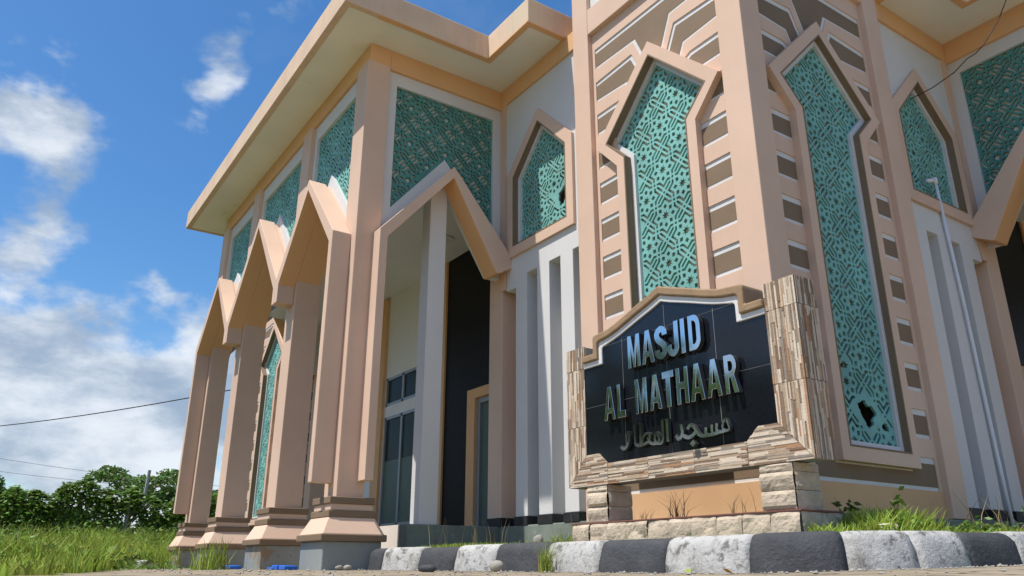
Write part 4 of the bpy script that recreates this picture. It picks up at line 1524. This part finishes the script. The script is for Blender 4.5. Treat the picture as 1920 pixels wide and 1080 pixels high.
# leafy weeds among the grass
far_ = np.nonzero(dcam > 8.5)[0]
k = rg.choice(far_, 8000)
wc = pts3[k].copy()
wc[:, 2] += hts[k] * rg.uniform(0.3, 0.95, len(k))
cl = []
for i in range(130):
    while True:
        x, y = rg.uniform(-22, -4), rg.uniform(-9, 3)
        if inside((x, y), fieldp):
            break
    dd = math.hypot(x - CAM.x, y - CAM.y)
    hh_ = float(np.interp(dd, [7, 10, 14, 20], [0.16, 0.34, 0.60, 0.85])) * rg.uniform(0.7, 1.25)
    nq = 260
    q = rg.normal(size=(nq, 3)) * np.array([0.45, 0.45, 0.0]) * rg.uniform(0.5, 1.2)
    r2 = np.exp(-(q[:, 0] ** 2 + q[:, 1] ** 2) / 0.35)
    q[:, 2] = hh_ * r2 * rg.uniform(0.15, 1.0, nq)
    cl.append(q + np.array([x, y, field_z(x, y)]))
cl = np.concatenate(cl)
stuff(quads_mesh('field_weeds', leaves(wc, 0.045, rg, 0.45, 0.0), GRASS))
half = len(cl) // 2
stuff(quads_mesh('weed_thicket', leaves(cl[:half], 0.050, rg, 0.38, -0.1), VINE))
stuff(quads_mesh('weed_thicket', leaves(cl[half:], 0.040, rg, 0.30, -0.2), LEAF))

# lawn in the planting bed, left and right of the sign
def bed_grass(name, poly, n, h0, h1, width, seed, m=GRASS):
    r_ = np.random.default_rng(seed)
    x0, x1 = min(p[0] for p in poly), max(p[0] for p in poly)
    y0, y1 = min(p[1] for p in poly), max(p[1] for p in poly)
    q = np.stack([r_.uniform(x0, x1, n), r_.uniform(y0, y1, n)], 1)
    q = q[in_poly_np(q, poly)]
    h = r_.uniform(h0, h1, len(q)) * (0.6 + 0.6 * np.clip(patchy(q[:, 0] * 3, q[:, 1] * 3), 0, 1))
    p3 = np.column_stack([q, np.full(len(q), 0.203)])
    return stuff(grass_mesh(name, p3, h, r_, m, width, 0.7))


bed_grass('lawn', [(-4.1, -1.25), (-1.5, -1.22), (-1.5, -0.2), (-4.1, -0.9)], 9000, 0.02, 0.062, 0.004, 5)
bed_grass('lawn', [(-2.3, -0.75), (-1.45, -0.9), (-1.45, 0.15), (-2.3, 0.1)], 900, 0.05, 0.20, 0.004, 6)
bed_grass('lawn', [(0.80, -1.05), (1.10, -0.85), (1.22, -0.3), (1.27, 0.3), (1.3, 3.5), (0.1, 3.5), (0.05, 0.0), (0.70, -0.55)], 26000, 0.03, 0.125, 0.005, 8)
bed_grass('lawn', [(0.72, -0.56), (1.05, -0.75), (1.15, -0.1), (0.55, 0.2)], 4200, 0.07, 0.19, 0.006, 9)
rgw = np.random.default_rng(44)
wq = np.stack([rgw.uniform(0.5, 1.3, 7000), rgw.uniform(-0.8, 3.3, 7000)], 1)
wq = wq[in_poly_np(wq, [(0.74, -0.60), (1.04, -0.80), (1.17, -0.3), (1.22, 0.3), (1.25, 3.3), (0.5, 3.3), (0.45, 0.3)])]
wh = 0.02 + 0.15 * np.clip(patchy(wq[:, 0] * 4, wq[:, 1] * 4), 0, 1) * rgw.random(len(wq))
stuff(quads_mesh('ground_weeds', leaves(np.column_stack([wq, 0.205 + wh]), 0.022, rgw, 0.42, -0.1), VINE))


def weed(loc, h, label, seed, n_st=4, leaf=0.045, group='weeds in the right planting bed', m=VINE, lean=0.25, wide=0.45):
    r_ = np.random.default_rng(seed)
    t = tag(empty('weed', loc), label, 'weed', group)
    sb = MB()
    cs = []
    for i in range(n_st):
        a = r_.uniform(0, 6.28)
        hh = h * r_.uniform(0.6, 1.0)
        tip = (math.cos(a) * lean * hh, math.sin(a) * lean * hh, hh)
        mid = (tip[0] * 0.35, tip[1] * 0.35, hh * 0.55)
        sb.tube([(0, 0, -0.01), mid, tip], [0.004, 0.003, 0.0012], 5)
        for kx in range(9):
            f = r_.uniform(0.25, 1.0)
            base = np.array(mid) * (f / 0.55) if f < 0.55 else np.array(mid) + (np.array(tip) - np.array(mid)) * ((f - 0.55) / 0.45)
            cs.append(base + r_.normal(size=3) * leaf * 0.55)
    sb.build('stem', GRASS, t)
    quads_mesh('leaf_spray', leaves(np.array(cs), leaf, r_, wide, 0.1), m, t)
    return t


weed((0.62, -0.33, 0.20), 0.30, 'dark leafy weed directly beside the right end of the sign base', 1, 4, 0.034, m=LEAFD)
weed((0.83, -0.12, 0.20), 0.36, 'tall bright leafy weed standing in front of the brown band of the right tower face', 2, 3, 0.038, m=VINE)
weed((0.75, 0.05, 0.20), 0.20, 'low bushy weed between the leafy weeds near the tower', 3, 7, 0.032, m=VINE)
weed((0.55, 2.42, 0.20), 0.50, 'tall thin weed with small leaves in front of the slotted wall', 4, 3, 0.030, m=LEAF, lean=0.15)
weed((0.85, 2.10, 0.20), 0.30, 'broad leafy weed at the far right by the pipe foot', 5, 6, 0.050, m=VINE)
weed((0.95, 1.85, 0.20), 0.18, 'low spreading weed at the right end of the planting bed', 6, 7, 0.040, m=VINE)


def tuft(loc, n, h, label, seed, m=GRASS, width=0.0035, spread=0.03, lean=0.5, cat='grass tuft', name='grass_tuft', group='grass tufts along the kerb and bed'):
    r_ = np.random.default_rng(seed)
    p = r_.normal(size=(n, 3)) * spread
    p[:, 2] = 0
    o = grass_mesh(name, p, r_.uniform(0.45, 1.0, n) * h, r_, m, width, lean)
    o.location = loc
    return tag(o, label, cat, group)


tuft((-1.18, -1.50, 0.0), 70, 0.27, 'green and straw grass tuft growing against a white kerb stone', 31, GRASS, 0.003, 0.022, 0.45)
tuft((-1.20, -1.50, 0.0), 25, 0.20, 'dry straw stalks at the foot of the kerb tuft', 32, DRYG, 0.003, 0.03, 0.6)
tuft((-0.55, -0.72, 0.378), 26, 0.26, 'largest dry grass tuft on the sign base between its posts', 33, DRYG, 0.0028, 0.05, 0.9)
tuft((-0.90, -0.72, 0.378), 14, 0.13, 'small dry grass tuft on the sign base near its left post', 34, DRYG, 0.0025, 0.05, 0.8)
tuft((0.12, -0.72, 0.378), 12, 0.22, 'sparse dry grass stalks on the sign base near its right post', 35, DRYG, 0.0028, 0.08, 0.8)
tuft((-3.2, -0.95, 0.2), 22, 0.36, 'dry seed stalks standing in the lawn before the dark porch floor', 36, DRYG, 0.0025, 0.30, 0.4)
tuft((-1.95, -0.35, 0.2), 60, 0.34, 'tall green grass bunch beside the left end of the sign base', 37, GRASS, 0.0035, 0.12, 0.5)
tuft((0.95, 1.05, 0.2), 26, 0.42, 'long pale grass blades arching in the right planting bed', 38, DRYG, 0.0035, 0.22, 0.6)
tuft((-1.35, -4.72, 0.0), 60, 0.16, 'grass clump at the near edge of the paving', 39, GRASS, 0.004, 0.06, 0.6)
tuft((-5.9, -2.75, 0.0), 90, 0.42, 'coarse grass clump in front of the second column footing from the left', 40, GRASS, 0.006, 0.08, 0.45)
tuft((-4.9, -3.1, 0.0), 45, 0.26, 'smaller grass clump in front of the third column footing', 41, GRASS, 0.005, 0.06, 0.5)
tuft((-7.2, -2.95, 0.0), 60, 0.38, 'grass clump in front of the leftmost column footing', 42, GRASS, 0.006, 0.10, 0.5)

# vine-covered fence
fence = tag(empty('wire_fence', (-20.6, -1.5, 0.2)), 'wire fence with grey posts half swallowed by green vines behind the grass', 'fence')
FA, FB = Vector((-21.6, -10.0)), Vector((-19.0, 7.0))
FO = Vector((-20.6, -1.5, 0.2))


def fpt(t, z=0.0):
    p = FA.lerp(FB, t)
    return Vector((p.x, p.y, 0.22 + z)) - FO


for t in np.linspace(0.03, 0.97, 15):
    p = fpt(float(t))
    lx = rg.uniform(-0.04, 0.10)
    MB().tube([(p.x, p.y, p.z - 0.3), (p.x, p.y + lx, p.z + 1.6)], 0.05, 6).build('fence_post', POSTM, fence)
for z in np.linspace(0.2, 1.35, 8):
    MB().tube([tuple(fpt(0, float(z))), tuple(fpt(0.25, float(z) - 0.03)), tuple(fpt(0.5, float(z))), tuple(fpt(0.75, float(z) - 0.03)), tuple(fpt(1, float(z)))],
              0.008, 4).build('fence_wire', WIRE, fence)
nv = 46000
tt = rg.uniform(0, 1, nv)
hh = rg.uniform(0, 1, nv) ** 0.8
dens = np.clip(1.45 - tt * 1.1 + 0.35 * np.sin(tt * 37) + 0.2 * np.sin(tt * 83 + 1), 0.12, 1)
tall = 1.55 + 0.20 * np.sin(tt * 31 + 0.5) + 0.16 * np.sin(tt * 77) + 0.10 * np.sin(tt * 190)
tall = np.where(tt > 0.52, tall * 0.95, tall)
z = hh * tall
ok = (rg.random(nv) < dens) | (z > tall * 0.80)
ok &= ~((tt > 0.50) & (z < tall * 0.72) & (rg.random(nv) < 0.80))
tt, z = tt[ok], z[ok]
thick = 0.42
vx = np.array([fpt(float(a), float(b_)) for a, b_ in zip(tt, z)])
vx[:, 0] += rg.normal(size=len(vx)) * 0.20 + 0.15 * np.sin(tt * 60)
vx[:, 2] += rg.normal(size=len(vx)) * 0.06
nc = 15000
tc_ = rg.uniform(0, 1, nc)
tl = 1.62 + 0.16 * np.sin(tc_ * 31 + 0.5) + 0.12 * np.sin(tc_ * 77) + 0.06 * np.sin(tc_ * 190)
cx3 = np.array([fpt(float(a), float(b_)) for a, b_ in zip(tc_, tl)])
across = rg.normal(size=nc) * 0.30
cx3[:, 0] += across
cx3[:, 2] += 0.10 - 0.9 * across ** 2 + rg.normal(size=nc) * 0.035
dl = rg.normal(size=(nc, 3))
dl[:, 2] = dl[:, 2] * 0.25
dl /= np.linalg.norm(dl, axis=1)[:, None]
al = np.cross(dl, np.array([[0.15, 0.1, 1.0]]) + rg.normal(size=(nc, 3)) * 0.25)
al /= np.linalg.norm(al, axis=1)[:, None]
sl_ = 0.058 * rg.uniform(0.6, 1.3, (nc, 1))
cap = np.stack([cx3 - dl * sl_, cx3 + al * sl_ * 0.7, cx3 + dl * sl_, cx3 - al * sl_ * 0.7], axis=1)
quads_mesh('vine_cover', np.concatenate([leaves(vx, 0.055, rg, 0.65, 0.3), cap]), VINE, fence)

tree((-36.5, -4.9, 0), 3.7, 1.8, 'mid green tree behind the fence at the far left edge', 51, LEAFD, 4420, 0.108)
tree((-40.0, -1.75, 0), 3.4, 2.0, 'round dense tree behind the vines left of the dead branch', 52, LEAF, 5440, 0.108, crown_base=0.4)
tree((-36.5, 1.05, 0), 4.45, 2.7, 'airy umbrella shaped tree with flat layers behind the fence', 53, LEAF, 3910, 0.094, umbrella=True, clumps=20)
tree((-32.0, 2.2, 0), 3.3, 1.3, 'dark green tree close beside the leftmost column', 54, LEAFD, 4420, 0.094)
tree((-44.0, 0.2, 0), 2.1, 2.0, 'low bushy tree between the round tree and the umbrella tree', 55, LEAFD, 3740, 0.122, crown_base=0.2)
tree((-48.0, -3.5, 0), 2.6, 2.2, 'low green tree behind the left end of the vine fence', 56, LEAF, 3740, 0.130, crown_base=0.2)
tree((-38.0, 4.6, 0), 3.6, 1.6, 'distant tree seen in the gap beside the leftmost column', 57, LEAFD, 3740, 0.101)
# big tree whose outer branches reach in at the left edge
tree((-15.2, -7.95, 0), 3.75, 2.3, 'large tree whose branch tips reach in at the left edge', 58, LEAF, 7000, 0.075, crown_base=0.66, clumps=34)
# scrub behind the fence
rg5 = np.random.default_rng(91)
ns = 26000
sx, sy = rg5.uniform(-34, -24, ns), rg5.uniform(-11, 9, ns)
sh = (1.15 + 0.35 * np.sin(sy * 1.3 + 0.5 * sx) + 0.25 * np.sin(sy * 3.1 + 1)) * rg5.uniform(0.05, 1.0, ns) ** 0.6
stuff(quads_mesh('scrub', leaves(np.column_stack([sx, sy, sh + 0.2]), 0.14, rg5, 0.5, 0.2), LEAFD))
# bare branch
db = MB()
db.tube([(0, 0, 0), (0.1, 0.05, 1.6), (0.0, -0.05, 2.6), (0.05, -0.25, 3.2)], [0.07, 0.06, 0.04, 0.015], 6)
db.tube([(0.0, -0.05, 2.5), (0.0, 0.12, 3.0)], [0.03, 0.01], 5)
o = db.build('dead_tree', BARK)
o.location = (-31.0, -1.3, 0)
tag(o, 'bare dead branch standing above the hedge', 'dead tree')
o = MB().tube([(0, 0, -0.2), (0.02, 0.12, 3.1)], [0.075, 0.055], 8).build('utility_post', POSTM)
o.location = (-25.5, -0.35, 0)
tag(o, 'leaning grey concrete post in front of the umbrella tree', 'post')

# trees behind the viewer, mirrored in the steel letters
for i, (x, y, h_, r_) in enumerate(((-13.0, -19, 7.5, 3.4), (-18.5, -18, 9.0, 3.8), (-25.0, -19, 8.0, 3.8), (-7.5, -20, 7.0, 3.2))):
    tree((x, y, 0), h_, r_, ('broad tree across the yard reflected in the sign, nearest of its row', 'tallest tree across the yard reflected in the sign',
                              'tree across the yard to the right of its row', 'tree across the yard to the left of its row')[i], 70 + i, LEAF, 1700, 0.26)

# distant hills
hx = []
b = MB()
n = 60
for i in range(n + 1):
    a = math.radians(120 + 130 * i / n)
    h_ = 60 + 45 * math.sin(i * 0.5) + 30 * math.sin(i * 1.3 + 1) + 14 * math.sin(i * 2.9)
    for rr, k in ((1500, 0.0), (1750, 0.55), (2050, 1.0), (2500, 0.6)):
        b.v.append((math.cos(a) * rr, math.sin(a) * rr, -2 + max(10, h_) * k))
for i in range(n):
    for j in range(3):
        b.f.append((i * 4 + j, (i + 1) * 4 + j, (i + 1) * 4 + j + 1, i * 4 + j + 1))
        b.m.append(0)
structure(b.build('hills', HILL, smooth=True, fix=False))


# ------------------------------------------------------------------ small things on the ground
def gravel():
    r_ = np.random.default_rng(5)
    V, F = [], []
    for i in range(1500):
        if i < 900:
            p, nn = kpos(r_.uniform(0, 8.5))
            d = -abs(r_.normal()) * 0.10 - 0.004
            x, y = p.x + nn.x * d, p.y + nn.y * d
        else:
            x, y = r_.uniform(-9, 2.5), r_.uniform(-4.2, -1.7)
            if y < -2.75 - (x + 9) * 0.22 and x < -1:
                continue
        r = r_.uniform(0.003, 0.010) if i % 12 else r_.uniform(0.010, 0.020)
        z = gz(x, y) + r * 0.3
        s = len(V)
        for q in ((1, 0, 0), (0, 1, 0), (-1, 0, 0), (0, -1, 0), (0.2, 0.1, 0.7), (0, 0, -0.6)):
            V.append((x + q[0] * r * r_.uniform(0.6, 1.4), y + q[1] * r * r_.uniform(0.6, 1.4), z + q[2] * r))
        for a, b_ in ((0, 1), (1, 2), (2, 3), (3, 0)):
            F += [(s + a, s + b_, s + 4), (s + b_, s + a, s + 5)]
    me = bpy.data.meshes.new('gravel')
    me.from_pydata(V, [], F)
    me.materials.append(ROCK)
    o = bpy.data.objects.new('gravel', me)
    col.objects.link(o)
    return stuff(o)


gravel()


def rock(loc, r, label, seed, sq=(1, 0.8, 0.6), m=ROCK, group='loose stones by the kerb'):
    rr = random.Random(seed)
    bm = bmesh.new()
    bmesh.ops.create_icosphere(bm, subdivisions=2, radius=r)
    for v in bm.verts:
        f = 1 + 0.22 * math.sin(v.co.x / r * 2.3 + seed) + 0.16 * math.sin(v.co.y / r * 3.1 + seed * 2) + rr.uniform(-0.06, 0.06)
        v.co = Vector((v.co.x * sq[0] * f, v.co.y * sq[1] * f, v.co.z * sq[2] * f))
    me = bpy.data.meshes.new('stone')
    bm.to_mesh(me)
    bm.free()
    me.materials.append(m)
    me.polygons.foreach_set('use_smooth', [True] * len(me.polygons))
    o = bpy.data.objects.new('stone', me)
    o.location = loc
    o.rotation_euler = (0, 0, rr.uniform(0, 6))
    col.objects.link(o)
    return tag(o, label, 'stone', group)


rock((-1.78, -1.56, 0.045), 0.062, 'rounded grey stone lying against the dark kerb', 1)
rock((-1.72, -1.18, 0.245), 0.045, 'brown stone lying in the lawn above the kerb', 2, (0.8, 0.8, 1.1))
rock((-1.55, -2.32, 0.028), 0.060, 'dark angular stone on the paving in front of the kerb', 4, (1.1, 0.6, 0.5), KD)
rock((-4.05, -1.98, 0.03), 0.045, 'left of two pale rubble stones by the nearest column footing', 5)
rock((-3.80, -1.98, 0.03), 0.045, 'right of two pale rubble stones by the nearest column footing', 6, (1, 0.9, 0.6))
for i, (x, y) in enumerate(((-7.05, -2.2), (-4.98, -2.2))):
    bb = MB()
    for q in range(7):
        xx = x - 0.35 + q * 0.09
        bb.box(xx, xx + 0.10, y - 0.10 + 0.03 * math.sin(q * 2.0), y + 0.03, 0.006, 0.03 + 0.025 * abs(math.sin(q * 1.7)))
    tag(bb.build('plastic_sheet', BLUE, bevel=0.008), ('crumpled blue plastic between the second and third column footings from the left',
                                                       'crumpled blue plastic left of the nearest column footing')[i], 'plastic sheet')
fl = np.array([[1.13 + 0.045 * math.cos(a), -0.70 + 0.045 * math.sin(a), 0.268 + 0.015 * math.sin(3 * a)] for a in np.linspace(0, 6.28, 9)[:-1]])
o = quads_mesh('wilted_flower', leaves(fl, 0.030, rg, 0.30, -0.5), PETAL)
tag(o, 'wilted pale flower lying on the grass above the white kerb', 'flower')
for i, (x, y, m_) in enumerate(((0.28, -1.50, GRASS), (0.56, -1.47, YLEAF), (1.45, -0.55, YLEAF))):
    o = quads_mesh('fallen_leaf', leaves(np.array([[x, y, gz(x, y) + 0.018]]), 0.035, np.random.default_rng(80 + i), 0.5, 0.0), m_)
    tag(o, ('green fallen leaf at the foot of a white kerb stone', 'orange fallen leaf at a kerb joint', 'yellow fallen leaf by the dark kerb at right')[i], 'leaf')
